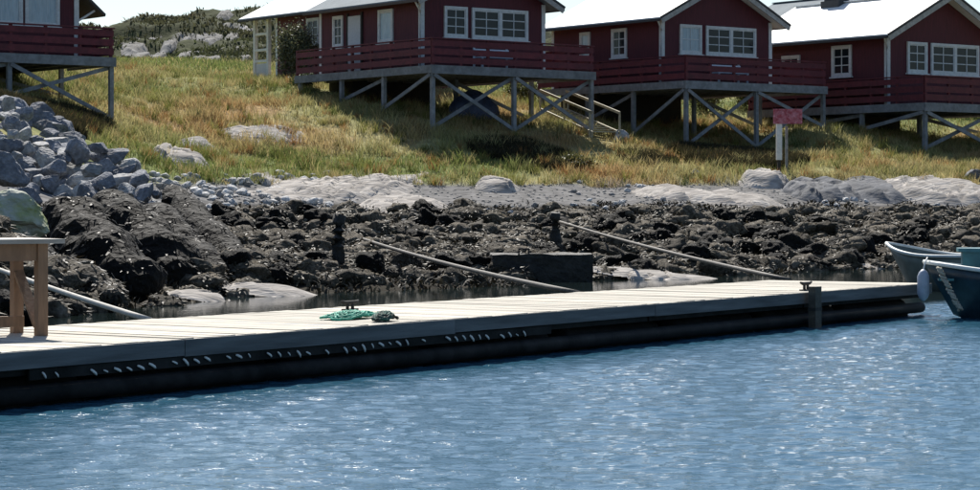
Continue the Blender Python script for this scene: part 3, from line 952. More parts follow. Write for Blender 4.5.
# ------------------------------------------------------------------ boats
def hull_mesh(Lb, B, Hh, name, material, n=22, bow_rake=0.55, thick=0.03, transom=0.62):
    """x from stern (0) to bow (Lb); open boat with thickness, z = 0 at the keel"""
    V = []; Fc = []
    prof = 8
    def ring(f, inset):
        # half breadth & sheer & keel
        bw = B / 2 * (transom + (1 - transom) * math.sin(min(1, f / 0.5) * math.pi / 2)) if f < 0.5 else B / 2 * (1 - ((f - 0.5) / 0.5) ** 3.2)
        bw = max(bw - inset, 0.012)
        sheer = Hh * (1.0 + 0.30 * max(0, (f - 0.45) / 0.55) ** 2)
        keel = inset + 0.0 + (0.35 * Hh) * max(0, (f - 0.8) / 0.2) ** 2
        out_ = []
        for j in range(2 * prof + 1):
            s = (j - prof) / prof
            a_ = abs(s)
            yy = bw * (a_ ** 0.55) * (1 if s >= 0 else -1)
            zz = keel + (sheer - keel) * (a_ ** 1.9)
            x_ = f * (Lb - bow_rake * (1 - (zz / (Hh * 1.3)))) if f > 0.6 else f * Lb - max(0, (f - 0.0)) * 0.0
            if f > 0.6:
                k = (f - 0.6) / 0.4
                x_ = f * Lb - k * bow_rake * (1 - zz / (Hh * 1.3))
            out_.append((x_ + (inset if f < 0.01 else (-inset if f > 0.99 else 0)), yy, zz))
        return out_
    w = 2 * prof + 1
    for inset in (0.0, thick):
        for i in range(n + 1): V += ring(i / n, inset)
    half = (n + 1) * w
    for lay in (0, 1):
        for i in range(n):
            for j in range(w - 1):
                q = (lay * half + i * w + j, lay * half + (i + 1) * w + j, lay * half + (i + 1) * w + j + 1, lay * half + i * w + j + 1)
                Fc.append(q if lay else q[::-1])
        Fc.append(tuple(lay * half + j for j in range(w)) if lay == 0 else tuple(lay * half + j for j in reversed(range(w))))
    for i in range(n):
        for j in (0, w - 1):
            Fc.append((i * w + j, (i + 1) * w + j, half + (i + 1) * w + j, half + i * w + j))
    me = bpy.data.meshes.new(name); me.from_pydata(V, [], Fc); me.materials.append(material)
    me.polygons.foreach_set('use_smooth', [True] * len(me.polygons)); me.update()
    bmn = bmesh.new(); bmn.from_mesh(me); bmesh.ops.recalc_face_normals(bmn, faces=bmn.faces); bmn.to_mesh(me); bmn.free()
    edge = [[V[i * w + j] for i in range(n + 1)] for j in (0, w - 1)]
    return me, edge


def boat(name, bow, heading, Lb, B, Hh, mh, mi, draft, label, teal_house=False, extras=True):
    """bow: world point of the stem head (xy); heading: direction the bow points"""
    c = Vector((bow[0] - math.cos(heading) * Lb, bow[1] - math.sin(heading) * Lb, -draft))
    r_ = empty(name, c, heading)
    tag(r_, label, 'boat')
    me, edge = hull_mesh(Lb, B, Hh, 'hull', mh)
    hu = link('hull', me, r_)
    for s_, e in zip((-1, 1), edge):
        m = MB(); m.tube([(x, y + s_ * 0.012, z + 0.012) for (x, y, z) in e], 0.032, 6)
        m.build('gunwale', M['boatwhite'], hu, True)
    for f in (0.3, 0.55, 0.75):
        bw = B / 2 * (0.66 if f < 0.7 else 0.40)
        MB().box(f * Lb - 0.13, f * Lb + 0.13, -bw, bw, Hh * 0.66, Hh * 0.66 + 0.035).build('thwart', mi, r_)
    if teal_house:
        dh = MB(); st_ = [(0.12, 0.28), (0.6, 0.30), (0.8, 0.22), (0.9, 0.11)]
        for (g0, g1, z0, z1) in ((0.0, 0.0, 0.7, 1.5), (0.012, 0.02, 1.503, 1.57)):
            b0 = len(dh.v)
            for (f, hb) in st_:
                x = (f + (g0 if f > 0.5 else -g0)) * Lb; y = (hb + g1) * B
                dh.v += [(x, -y, Hh * z0), (x, y, Hh * z0), (x, y, Hh * z1), (x, -y, Hh * z1)]
            for k in range(3):
                for e in range(4): dh.f.append((b0 + k * 4 + e, b0 + k * 4 + (e + 1) % 4, b0 + k * 4 + 4 + (e + 1) % 4, b0 + k * 4 + 4 + e))
            dh.f += [(b0, b0 + 3, b0 + 2, b0 + 1), (b0 + 12, b0 + 13, b0 + 14, b0 + 15)]
        dh.build('deckhouse', mi, r_)
        MB().box(Lb * 0.925, Lb * 0.965, -B * 0.1, B * 0.2, Hh * 0.98, Hh * 1.02).build('foredeck', mi, r_)
    return r_


bw = at(924, 268, 32.0)
boat('moored_boat', (bw.x, bw.y), R(172), 5.2, 1.9, 0.76, M['hull_dark'], M['hull_teal'], 0.22, 'dark blue boat with white gunwale moored at the end of the dock', True)
bw2 = at(887, 243, 43.0)
boat('rowing_boat', (bw2.x, bw2.y), R(140), 2.4, 1.25, 0.72, M['hull_grey'], M['boatwhite'], 0.10, 'small grey-green dinghy with pale rim lying behind the dock end', False)
# fender at the big boat's bow
fd = at(926, 268, 31.9)
fe = empty('boat_fender', (fd.x - 0.06, fd.y - 0.12, 0.24), 0)
tag(fe, 'pale blue-grey sausage fender hanging at the bow of the dark boat', 'fender')
MB().tube([(0, 0, 0), (0, 0, 0.04), (0, 0, 0.1), (0, 0, 0.34), (0, 0, 0.40), (0, 0, 0.44)], [0.02, 0.06, 0.085, 0.085, 0.06, 0.02], 12).build('bladder', M['fender'], fe, True)
MB().tube([(0, 0, 0.43), (0.03, 0.05, 0.52), (0.08, 0.12, 0.60)], 0.012, 6).build('lanyard', M['rope'], fe, True)
rp = [at(936, 268, 31.75), at(944, 284, 31.6), at(951, 298, 31.5), at(957, 309, 31.45)]
m = MB()
for k in range(2):
    pts = []
    for i in range(41):
        f = i / 40 * 3
        a_ = min(int(f), 2); c = rp[a_].lerp(rp[a_ + 1], f - a_)
        w_ = i * 1.1 + k * math.pi
        pts.append((c.x + 0.028 * math.cos(w_), c.y - 0.22 + 0.028 * math.sin(w_), c.z + 0.012 * math.sin(w_ * 0.5)))
    m.tube(pts, 0.02, 6)
o = m.build('bow_rope', M['chain'], None, True)
tag(o, 'thick worn twisted rope slanting down from the dark boat bow', 'rope')


# ------------------------------------------------------------------ rocks
def rock_mesh(name, material, seed, sub=3, rough=0.22, cuts=9, flat=1.0, freq=1.4, fine=0.05, cr=(0.55, 0.9)):
    rr = random.Random(seed)
    bm = bmesh.new()
    bmesh.ops.create_icosphere(bm, subdivisions=sub, radius=1.0)
    planes = []
    for _ in range(cuts):
        n = Vector((rr.gauss(0, 1), rr.gauss(0, 1), rr.gauss(0, 1))).normalized()
        planes.append((n, rr.uniform(*cr)))
    off = Vector((rr.uniform(-50, 50), rr.uniform(-50, 50), rr.uniform(-50, 50)))
    for v in bm.verts:
        p = v.co.copy()
        for n, dd in planes:
            k = p.dot(n)
            if k > dd: p -= n * (k - dd) * 0.92
        p *= 1 + rough * mnoise.noise(v.co * freq + off)
        p += v.co * fine * mnoise.noise(v.co * 5.5 + off)
        p.z *= flat
        v.co = p
    me = bpy.data.meshes.new(name); bm.to_mesh(me); bm.free()
    me.materials.append(material)
    if material.name.startswith(('seaweed', 'weedy')): me.polygons.foreach_set('use_smooth', [True] * len(me.polygons))
    return me


angular = [rock_mesh('boulder', M['bluegrey_rock'], 100 + k, 4, 0.08, 13, 1.0, fine=0.03, cr=(0.42, 0.72)) for k in range(7)]
angpale = [rock_mesh('boulder', M['pale_rock'], 140 + k, 4, 0.08, 12, 1.0, fine=0.03, cr=(0.42, 0.72)) for k in range(6)]
weedbig = [rock_mesh('weed_boulder', M['weedrock'], 200 + k, 4, 0.30, 6, 1.0, 1.8, 0.10) for k in range(5)]
weedsm = [rock_mesh('weed_rock', M['weedstone'], 230 + k, 3, 0.45, 4, 0.8, 1.6, 0.16) for k in range(8)]
cobs = [rock_mesh('beach_stone', M['cobble'], 260 + k, 2, 0.2, 8, 0.75) for k in range(8)]
lich = rock_mesh('boulder', M['lichen_rock'], 300, 4, 0.2, 11, 1.0)


def px2ground(px, py, dmin=28.0, dmax=110.0):
    """nearest terrain point along the photograph ray"""
    D = np.arange(dmin, dmax, 0.2)
    x = (px - 490) / F * D
    z = CAMZ + (HY - py) / F * D
    g = Hn(x, D)
    k = np.nonzero(g >= z)[0]
    if len(k) == 0: return None
    i = k[0]
    return Vector((x[i], D[i], g[i]))


def put(name, me, p, rx, ry, rz_, rot, label, cat, group=None, sink=0.25):
    o_ = link(name, me, None, (p[0], p[1], p[2] + rz_ * (1 - 2 * sink) * 0.5), rot, (rx, ry, rz_))
    tag(o_, label, cat, group)
    return o_


rk = random.Random(42)
# the breakwater of blasted stone below the first cabin: (px, py of centre, half width px, half height px, depth)
pile = []
for row_y, x0, x1, D, hs in ((108, -60, 8, 58, 7), (118, -60, 26, 56, 8), (128, -60, 36, 54, 8), (138, -60, 42, 52.5, 9), (149, -60, 104, 51, 10), (160, -60, 128, 50.5, 10),
                             (171, -60, 140, 50, 10), (183, -60, 156, 49, 10), (195, -60, 160, 48.5, 9)):
    x = x0 + rk.uniform(0, 10)
    while x < x1:
        s = hs * rk.uniform(0.65, 1.45)
        pile.append((x, row_y + rk.uniform(-4, 4), s, s * rk.uniform(0.6, 0.95), D + rk.uniform(-0.8, 0.8)))
        x += s * rk.uniform(1.25, 1.75)
LB = 'angular blue-grey boulder in the stone heap below the cabin with curtained windows'
LP = 'pale grey angular boulder in the stone heap below the cabin with curtained windows'
for (x, y, w_, h_, D) in pile:
    p = at(x, y, D)
    s = w_ / F * D; hh = h_ / F * D
    pale = rk.random() < (0.6 if y < 150 else 0.4)
    o_ = link('boulder', rk.choice(angpale if pale else angular), None, p, (rk.uniform(-0.6, 0.6), rk.uniform(-0.6, 0.6), rk.uniform(0, 6.28)), (s * 1.45, s * rk.uniform(1.1, 1.9), hh * 1.5))
    tag(o_, LP if pale else LB, 'boulder', 'pale boulders in the stone heap' if pale else 'blue-grey boulders in the stone heap')
# under the pile: more stones reaching down to the ground so that nothing hangs
for k in range(70):
    x = rk.uniform(-70, 115); D = rk.uniform(44, 60)
    p = px2ground(x, 250 - (D - 36) * 6.5, D - 1.5, D + 9)
    X = (x - 490) / F * D
    z = H(X, D)
    s = rk.uniform(0.25, 0.6)
    o_ = link('boulder', rk.choice(angular), None, (X, D, z + 0.05), (rk.uniform(-0.5, 0.5), rk.uniform(-0.5, 0.5), rk.uniform(0, 6.28)), (s, s * 1.1, s * 0.8))
    tag(o_, LB, 'boulder', 'blue-grey boulders in the stone heap')
# individually recognisable ones
def big(px, py, D, w, h, dep, me, label, rot=(0, 0, 0), name='boulder', cat='boulder'):
    p = at(px, py, D)
    o_ = link(name, me, None, p, rot, (w / F * D, dep, h / F * D))
    return tag(o_, label, cat)


big(10, 214, 38, 44, 26, 0.8, lich, 'large pale boulder with yellow-green lichen behind the table', (0.1, 0.15, 0.4))
big(4, 172, 43, 26, 22, 0.5, angular[0], 'rounded dark grey boulder above the lichen boulder', (0.2, 0.1, 1.0))
big(91, 172, 44, 17, 9, 0.35, angpale[1], 'pale flat-topped stone balanced on the blue-grey block', (0, 0.05, 0.5))
big(88, 199, 43.5, 17, 18, 0.4, angular[2], 'square blue-grey block between the weed-draped ridges and the heap', (0, 0, 0.4))
big(62, 203, 43.5, 10, 20, 0.35, angular[3], 'narrow blue-grey stone beside the lichen boulder', (0, 0.1, 0.9))
big(143, 196, 47, 13, 22, 0.4, angular[4], 'upright blue-grey slab at the beach end of the heap', (0, 0.35, 0.2))
big(60, 143, 55, 19, 11, 0.5, angpale[3], 'broad pale stone at the top edge of the heap', (0.1, 0.2, 0.2))
big(128, 168, 55, 14, 12, 0.4, angpale[4], 'pale stone beside the turf at the end of the heap', (0, 0.3, 0.9))

# weed-draped rock ribs running down to the water
def rib(p0, p1, D0, D1, w0, w1, seed, label, mname='weedrock'):
    """a long boulder from pixel p0 (top) to p1 (bottom) with half widths in px"""
    a_ = at(p0[0], p0[1], D0); b_ = at(p1[0], p1[1], D1)
    rr = random.Random(seed)
    bm_ = bmesh.new()
    d_ = b_ - a_; L_ = d_.length; dn = d_.normalized()
    sd_ = dn.cross(Vector((0, 0, 1))).normalized(); up_ = sd_.cross(dn)
    n_, m_ = 30, 24
    rows = []
    off = Vector((seed * 7.1, seed * 3.3, 0))
    for i in range(n_ + 1):
        f = i / n_
        c = a_.lerp(b_, f)
        r_ = (w0 + (w1 - w0) * f) / F * c.y * (max(0.0, 1 - abs(2 * f - 1) ** 5)) ** 0.5
        c = c + up_ * 0.16 * mnoise.noise(Vector((f * 4, seed, 0)))
        row = []
        for j in range(m_):
            th = 2 * math.pi * j / m_
            dirv = sd_ * math.cos(th) * 1.25 + up_ * math.sin(th)
            p_ = c + dirv * r_
            nn = 0.30 * mnoise.noise(p_ * 1.5 + off) + 0.10 * mnoise.noise(p_ * 4.0 + off) + 0.04 * mnoise.noise(p_ * 9 + off)
            p_ += dirv * r_ * nn * 1.3
            row.append(bm_.verts.new(p_ - a_))
        rows.append(row)
    for i in range(n_):
        for j in range(m_):
            bm_.faces.new((rows[i][j], rows[i][(j + 1) % m_], rows[i + 1][(j + 1) % m_], rows[i + 1][j]))
    bmesh.ops.remove_doubles(bm_, verts=bm_.verts, dist=0.002)
    bmesh.ops.recalc_face_normals(bm_, faces=bm_.faces)
    me_ = bpy.data.meshes.new('weed_ridge'); bm_.to_mesh(me_); bm_.free(); me_.materials.append(M[mname])
    o_ = link('weed_ridge', me_, None, a_)
    return tag(o_, label, 'rock')


RIBS = []
def ribx(p0, p1, D0, D1, w0, w1, *a_, **k_):
    RIBS.append(rib(p0, p1, D0 - 1.0, D1 - 1.0, w0 * 1.15, w1 * 1.15, *a_, **k_))
ribx((62, 212), (140, 292), 41.5, 38, 22, 26, 1, 'broad weed-draped rock ridge directly behind the table top')
ribx((104, 200), (188, 284), 44, 40.5, 17, 25, 2, 'weed-draped rock ridge running down below the square blue-grey block')
ribx((148, 212), (215, 290), 46, 41.5, 16, 20, 3, 'weed-draped rock ridge below the upright slab')
ribx((168, 190), (250, 284), 49, 43, 12, 15, 4, 'weed-draped rock ridge bordering the pebble beach')
ribx((178, 278), (228, 292), 41, 40.5, 12, 14, 5, 'low round weed-covered rock at the foot of the ridges')
ribx((40, 262), (120, 300), 36.5, 34.5, 14, 12, 6, 'low grey weedy rock between the pale mooring line and the ridges', 'weedstone')
ribx((20, 252), (40, 300), 37, 34, 22, 20, 7, 'black weedy rock under the lichen boulder')


# slabs of bedrock that break through the terrain with a ragged outline
def slab(px, py, rxp, depth, h, label, material='slab', seed=0, ang=0.0, D=None, dz=0.0, near=28.0, far=110.0, group=None):
    c = px2ground(px, py, near, far) if D is None else Vector(((px - 490) / F * D, D, 0))
    rx = rxp / F * c.y
    n_, m_ = 90, 46
    U, Vv = np.meshgrid(np.linspace(-1.45, 1.45, n_), np.linspace(-1.45, 1.45, m_), indexing='ij')
    lx, ly = (U * rx).ravel(), (Vv * depth).ravel()
    X = c.x + lx * math.cos(ang) - ly * math.sin(ang); Y = c.y + lx * math.sin(ang) + ly * math.cos(ang)
    sx, sy = X + seed * 3.7, Y + seed * 1.9
    r2 = (U ** 2 + Vv ** 2).ravel()
    mask = 1 - r2 + 1.7 * fbm(sx * 0.45, sy * 0.6, 4, 81)
    # beds dipping sideways: steps along a slanted axis, split by joints
    tt = (X * 0.75 + Y * 0.5) * 1.5 + 2.2 * fbm(sx * 0.35, sy * 0.35, 3, 91)
    saw = tt - np.floor(tt)
    jt = np.abs(fbm(sx * 0.9 + 7, sy * 0.9, 3, 93)) < 0.018
    z = Hbase(X, Y) + 0.04 + 0.25 * (Hn(X, Y) - Hbase(X, Y)) + np.clip(mask * 1.6, -1.2, 1.0) * h + h * np.clip(mask * 2, 0, 1) * (0.8 * (saw - 0.5) + 0.22 * fbm(sx * 1.8, sy * 1.8, 4, 95)) - 0.06 * jt + dz
    P_ = np.stack([X - c.x, Y - c.y, z - c.z], 1)
    q = grid_faces(n_, m_)
    q = q[(mask[q] > -0.45).any(axis=1)]
    used = np.unique(q); remap = np.zeros(len(P_), dtype=int); remap[used] = np.arange(len(used))
    o_ = link('bedrock_outcrop', bulk_mesh('bedrock_outcrop', P_[used], remap[q], M[material], None, False), None, c)
    tag(o_, label, 'rock', group)
    return o_


slab(345, 192, 50, 3.6, 0.20, 'wide pale bedrock slab sloping from the turf to the beach', seed=1, ang=-0.5)
slab(285, 184, 52, 0.9, 0.10, 'long thin pale rock shelf under the green turf', seed=2)
slab(400, 206, 38, 1.8, 0.12, 'smooth pale bedrock tongue beside the grey gravel', seed=3)
slab(268, 136, 36, 1.3, 0.12, 'pale rock showing through the dry grass above the green turf', seed=4)
slab(180, 160, 26, 1.0, 0.2, 'small pale outcrop at the left end of the green turf', seed=5)
slab(197, 147, 20, 0.7, 0.15, 'thin pinkish-grey rock just above the small pale outcrop', seed=6)
slab(497, 188, 22, 0.8, 0.22, 'single flat pale boulder at the top of the gravel', seed=7)
slab(672, 194, 42, 1.7, 0.17, 'ragged pale bedrock below the steps and the shaded grass', seed=8)
slab(728, 202, 46, 1.7, 0.16, 'pale bedrock shelf between the ragged rock and the sign', seed=9)
slab(762, 186, 26, 1.0, 0.28, 'domed grey rock at the foot of the sign post', seed=10)
slab(820, 195, 36, 1.3, 0.22, 'bluish grey rock shelf beside the sign', 'slabdark', seed=11)
slab(870, 192, 38, 1.4, 0.20, 'long grey bedrock below the sunlit yellow grass', 'slabdark', seed=12)
slab(945, 192, 60, 2.0, 0.20, 'broad grey bedrock at the beach below the chimney cabin', seed=13)
for (px, py, w_, lab) in ((270, 292, 44, 'pale wet ledge at the waterline beside the lone stake'), (455, 281, 55, 'pale wet ledge at the waterline left of the square block'),
                          (655, 276, 80, 'long pale wet ledge at the waterline beyond the second mooring pole'), (850, 266, 55, 'pale wet ledge in front of the round weed rocks'),
                          (200, 297, 26, 'narrow pale ledge at the foot of the weed ridges')):
    Dq = F * (CAMZ - 0.06) / (py - HY)
    c = Vector(((px - 490) / F * Dq, Dq))
    hz_ = H(c.x, c.y)
    slab(px, py, w_, 0.45, 0.05, lab, 'slab', seed=px, D=Dq, dz=max(0.02 - hz_, -0.3))

# weed-covered stones of the tidal flat
cand = []
for k in range(1900):
    px = rk.uniform(205, 1010); py = rk.uniform(212, 284)
    p = px2ground(px, py, 38, 75)
    if p is None or p.z < -0.05 or p.z > 1.62: continue
    s = rk.choice((0.08, 0.10, 0.13, 0.16, 0.2, 0.26, 0.34)) * rk.uniform(0.8, 1.2)
    cand.append((s * F / p.y, s, p))
for (px, py, w_) in ((745, 246, 13), (765, 238, 14), (790, 246, 16), (812, 254, 17), (840, 244, 13), (715, 242, 14), (700, 252, 12), (775, 258, 12), (850, 256, 13), (880, 240, 12), (735, 262, 10), (665, 230, 11), (905, 262, 12)):
    p = px2ground(px, py + 8, 38, 75)
    if p: cand.append((99, w_ / F * p.y, p))
for k in range(420):
    px = rk.uniform(-40, 260); py = rk.uniform(232, 322)
    p = px2ground(px, py, 24, 60)
    if p is None or p.z < -0.1 or p.z > 1.5: continue
    s = rk.choice((0.08, 0.12, 0.16, 0.22, 0.3)) * rk.uniform(0.8, 1.2)
    cand.append((s * F / p.y * 0.6, s, p))
cand.sort(key=lambda c_: -c_[0])
stuffV, stuffF = [], []
base_n = 0
arrs = []
for me_ in weedsm:
    v_ = np.empty(len(me_.vertices) * 3, dtype=np.float32); me_.vertices.foreach_get('co', v_)
    f_ = np.empty(len(me_.polygons) * 3, dtype=np.int32); me_.polygons.foreach_get('vertices', f_)
    arrs.append((v_.reshape(-1, 3), f_.reshape(-1, 3)))
for i, (ps, s, p) in enumerate(cand):
    rot = (rk.uniform(-0.4, 0.4), rk.uniform(-0.4, 0.4), rk.uniform(0, 6.28))
    sc = (s * rk.uniform(0.9, 1.4), s * rk.uniform(0.9, 1.3), s * rk.uniform(0.65, 1.1))
    if i < 280:
        dark = ps == 99 or rk.random() < 0.22
        o_ = link('weed_rock', rk.choice(weedbig[:3] if dark else weedsm), None, (p.x, p.y, p.z + s * 0.12), rot, sc)
        if dark: tag(o_, 'rounded black rock thickly covered in seaweed on the tidal flat', 'rock', 'black seaweed rocks on the tidal flat')
        else: tag(o_, 'dark stone with patchy seaweed on the tidal flat', 'rock', 'patchy seaweed stones on the tidal flat')
    else:
        v_, f_ = arrs[i % len(arrs)]
        Rm = np.array(Matrix.Rotation(rot[2], 3, 'Z') @ Matrix.Rotation(rot[0], 3, 'X'))
        vv = (v_ * np.array(sc)) @ Rm.T + np.array((p.x, p.y, p.z + s * 0.1))
        stuffV.append(vv); stuffF.append(f_ + base_n); base_n += len(vv)
o = link('tidal_stones', bulk_mesh('tidal_stones', np.concatenate(stuffV), np.concatenate(stuffF), M['weedstone'], None, True))
tag(o, 'countless small dark stones with seaweed on the tidal flat', 'stones', kind='stuff')

# grey cobbles on the upper beach
PLACES = [(150, 330, 176, 216, 190), (300, 640, 204, 222, 50), (560, 700, 184, 214, 30), (820, 980, 196, 210, 20)]
for (x0, x1, y0, y1, n_) in PLACES:
    for k in range(n_):
        px = rk.uniform(x0, x1); py = rk.uniform(y0, y1)
        if x0 < 200 and py > 192 + (330 - px) * 0.22 and False: continue
        p = px2ground(px, py, 44, 75)
        if p is None: continue
        s = (rk.uniform(2.6, 6.5) if x0 < 200 else rk.uniform(1.8, 4.5)) / F * p.y
        o_ = link('beach_stone', rk.choice(cobs), None, (p.x, p.y, p.z + s * 0.25), (rk.uniform(-0.5, 0.5), rk.uniform(-0.5, 0.5), rk.uniform(0, 6.28)), (s * rk.uniform(0.9, 1.4), s, s * rk.uniform(0.8, 1.2)))
        if x0 < 200: tag(o_, 'grey beach stone among the cobbles below the green turf', 'stone', 'cobbles below the green turf')
        else: tag(o_, 'scattered grey stone along the upper edge of the seaweed', 'stone', 'stones along the seaweed edge')
# gravel: too small to count
gn = 9000
gX = rng.uniform(-16, 18, gn); gY = rng.uniform(56, 75, gn); gZ = Hn(gX, gY)
ok = (gZ > 1.3) & (gZ < 2.15)
gX, gY, gZ = gX[ok], gY[ok], gZ[ok]
oct_v = np.array([(1, 0, 0), (-0.9, 0.2, 0), (0.1, 1, 0), (0, -1, 0.1), (0, 0, 0.7), (0, 0, -0.6)]); oct_f = np.array([(0, 2, 4), (2, 1, 4), (1, 3, 4), (3, 0, 4), (2, 0, 5), (1, 2, 5), (3, 1, 5), (0, 3, 5)])
gs = rng.uniform(0.02, 0.07, len(gX)); ga = rng.uniform(0, 6.28, len(gX))
vx = oct_v[None, :, 0] * np.cos(ga)[:, None] - oct_v[None, :, 1] * np.sin(ga)[:, None]
vy = oct_v[None, :, 0] * np.sin(ga)[:, None] + oct_v[None, :, 1] * np.cos(ga)[:, None]
V = np.stack([gX[:, None] + vx * gs[:, None], gY[:, None] + vy * gs[:, None], gZ[:, None] + oct_v[None, :, 2] * gs[:, None]], 2).reshape(-1, 3)
Fx = (oct_f[None] + (np.arange(len(gX)) * 6)[:, None, None]).reshape(-1, 3)
gravm = mat('gravel_stone', (0.2, 0.2, 0.2), 0.85, 0.4, 9.0, (0.11, 0.11, 0.11))
o = link('gravel', bulk_mesh('gravel', V, Fx, gravm))
tag(o, 'loose grey gravel on the upper beach', 'gravel', kind='stuff')

# outcrops on the hill behind
for k, (px, py, w_) in enumerate(((140, 28, 11), (158, 31, 13), (206, 29, 12), (180, 26, 9), (135, 51, 11), (215, 41, 10), (246, 58, 8), (128, 42, 9), (232, 38, 8), (122, 34, 7),
                                  (185, 57, 8), (199, 61, 8), (214, 61, 9), (160, 60, 7), (142, 59, 10), (225, 21, 8), (250, 28, 10), (170, 45, 7), (190, 36, 6), (240, 46, 7))):
    if px2ground(px, py, 112, 185) is None: continue
    slab(px, py, w_ * 0.85, 2.6, 0.2, 'pale rock outcrop on the dark hillside behind the cabins', 'hillrock', seed=40 + k, near=112, far=185, group='rock outcrops on the hill')
# rocks in the grass by the stilts
for (px, py, w_, me_, lab) in ((622, 142, 12, angpale[0], 'rounded grey rock in the grass below the steps'), (640, 153, 5, angpale[2], 'small white stone in the grass below the steps'),
                               (695, 176, 8, angpale[5], 'grey rock at the edge of the shaded grass'), (975, 180, 15, angular[5], 'dark blue-grey boulder on the bedrock below the chimney cabin')):
    p = px2ground(px, py, 60, 85)
    put('rock', me_, p, w_ / F * p.y, w_ / F * p.y, w_ / F * p.y * 0.8, (0.1, 0.2, px), lab, 'rock')


# ------------------------------------------------------------------ vegetation
def blades(n, xr, yr, keep, hfun, wid, lean, seed, colf, segs=2):
    g = np.random.default_rng(seed)
    x = g.uniform(*xr, n); y = g.uniform(*yr, n)
    z = Hn(x, y)
    k = keep(x, y, z, g)
    x, y, z = x[k], y[k], z[k]
    n = len(x)
    h = hfun(x, y, z, g)
    a_ = g.uniform(0, 6.28, n); la = g.uniform(0, 6.28, n); ln = lean * h * g.uniform(0.3, 1.3, n)
    w_ = wid * g.uniform(0.6, 1.4, n)
    dx, dy = np.cos(a_) * w_, np.sin(a_) * w_
    lx, ly = np.cos(la) * ln, np.sin(la) * ln
    V = np.empty((n, 5, 3))
    V[:, 0] = np.stack([x - dx, y - dy, z - 0.03], 1); V[:, 1] = np.stack([x + dx, y + dy, z - 0.03], 1)
    V[:, 2] = np.stack([x - dx * .8 + lx * .35, y - dy * .8 + ly * .35, z + h * .6], 1); V[:, 3] = np.stack([x + dx * .8 + lx * .35, y + dy * .8 + ly * .35, z + h * .6], 1)
    V[:, 4] = np.stack([x + lx, y + ly, z + h], 1)
    b_ = (np.arange(n) * 5)[:, None]
    T = np.concatenate([b_ + np.array([0, 1, 3]), b_ + np.array([0, 3, 2]), b_ + np.array([2, 3, 4])], 0)
    c = colf(x, y, z, g)
    return V.reshape(-1, 3), T, np.repeat(c, 5, axis=0)


def gcolor(x, y, z, g):
    c = ground_color(x, y, z)
    c = c * g.uniform(0.75, 1.7, len(x))[:, None]
    dry = (g.random(len(x)) < 0.18)[:, None]
    return np.clip(np.where(dry, np.array([0.40, 0.33, 0.15]), c), 0.01, 0.6)


def keepg(x, y, z, g):
    n = fbm(x * 0.8, y * 0.8, 4, 21)
    ang = np.abs(x / y) < 0.26
    return ang & (z - 2.12 + 0.35 * n > 0) & (g.random(len(x)) < np.clip(0.6 + 2.5 * fbm(x * 0.9, y * 0.9, 3, 51), 0.12, 1))


def hg(x, y, z, g):
    t = np.clip(0.45 + 2.6 * fbm(x * 1.1, y * 1.1, 3, 55), 0, 1)
    front = np.exp(-((y - 73) / 7.0) ** 2)
    return (0.07 + 0.22 * t + 0.12 * front * t) * g.uniform(0.5, 1.4, len(x))


v1, t1, c1 = blades(330000, (-24, 23), (62, 90), keepg, hg, 0.011, 0.7, 1, gcolor)
gt = np.random.default_rng(31)
tx = gt.uniform(-20, 20, 2600); ty = gt.uniform(63, 90, 2600)
tx = np.repeat(tx, 45); ty = np.repeat(ty, 45)
tuft_c = np.repeat(gt.random((2600, 1)), 45, axis=0); tuft_h = np.repeat(gt.uniform(0.16, 0.42, 2600), 45)
sx_ = tx + gt.normal(0, 0.09, len(tx)); sy_ = ty + gt.normal(0, 0.09, len(tx))
def tuft_blades():
    x, y = sx_, sy_
    z = Hn(x, y)
    n = fbm(x * 0.8, y * 0.8, 4, 21)
    k = (np.abs(x / y) < 0.25) & (z - 2.12 + 0.35 * n > 0)
    x, y, z, c, h = x[k], y[k], z[k], tuft_c[k], tuft_h[k]
    n = len(x)
    h = h * gt.uniform(0.5, 1.2, n)
    a_ = gt.uniform(0, 6.28, n); la = gt.uniform(0, 6.28, n); ln = 0.75 * h * gt.uniform(0.2, 1.3, n); w_ = 0.010 * gt.uniform(0.6, 1.4, n)
    dx, dy = np.cos(a_) * w_, np.sin(a_) * w_; lx, ly = np.cos(la) * ln, np.sin(la) * ln
    V = np.stack([np.stack([x - dx, y - dy, z - 0.03], 1), np.stack([x + dx, y + dy, z - 0.03], 1), np.stack([x + lx, y + ly, z + h], 1)], 1)
    col_ = np.where(c < 0.3, np.array([0.42, 0.34, 0.16]), np.where(c < 0.5, np.array([0.30, 0.16, 0.06]), np.where(c < 0.75, np.array([0.10, 0.12, 0.03]), np.array([0.22, 0.22, 0.06]))))
    col_ = col_ * gt.uniform(0.7, 1.3, n)[:, None]
    return V.reshape(-1, 3), np.arange(3 * n).reshape(-1, 3), np.repeat(col_, 3, axis=0)
v6, t6, c6 = tuft_blades()
v2, t2, c2 = blades(110000, (-30, 24), (88, 118), keepg, lambda x, y, z, g: g.uniform(0.08, 0.3, len(x)), 0.016, 0.7, 2, gcolor)
o = link('grass', bulk_mesh('grass', np.concatenate([v1, v2, v6]), np.concatenate([t1, t2 + len(v1), t6 + len(v1) + len(v2)]), M['grass'], np.concatenate([c1, c2, c6])))
def hcol(x, y, z, g):
    t = np.clip(0.5 + 2.5 * fbm(x * 0.12, y * 0.12, 3, 58), 0, 1)[:, None]
    return (np.array([0.045, 0.055, 0.022]) * t + np.array([0.075, 0.068, 0.04]) * (1 - t)) * g.uniform(0.6, 1.5, len(x))[:, None]
v5, t5, c5 = blades(90000, (-34, 12), (113, 180), lambda x, y, z, g: (x / y < 0.02) & (x / y > -0.21) & (g.random(len(x)) < np.clip(0.55 + 3 * fbm(x * 0.3, y * 0.3, 3, 52), 0, 1)),
                    lambda x, y, z, g: g.uniform(0.08, 0.3, len(x)), 0.06, 1.0, 4, hcol)
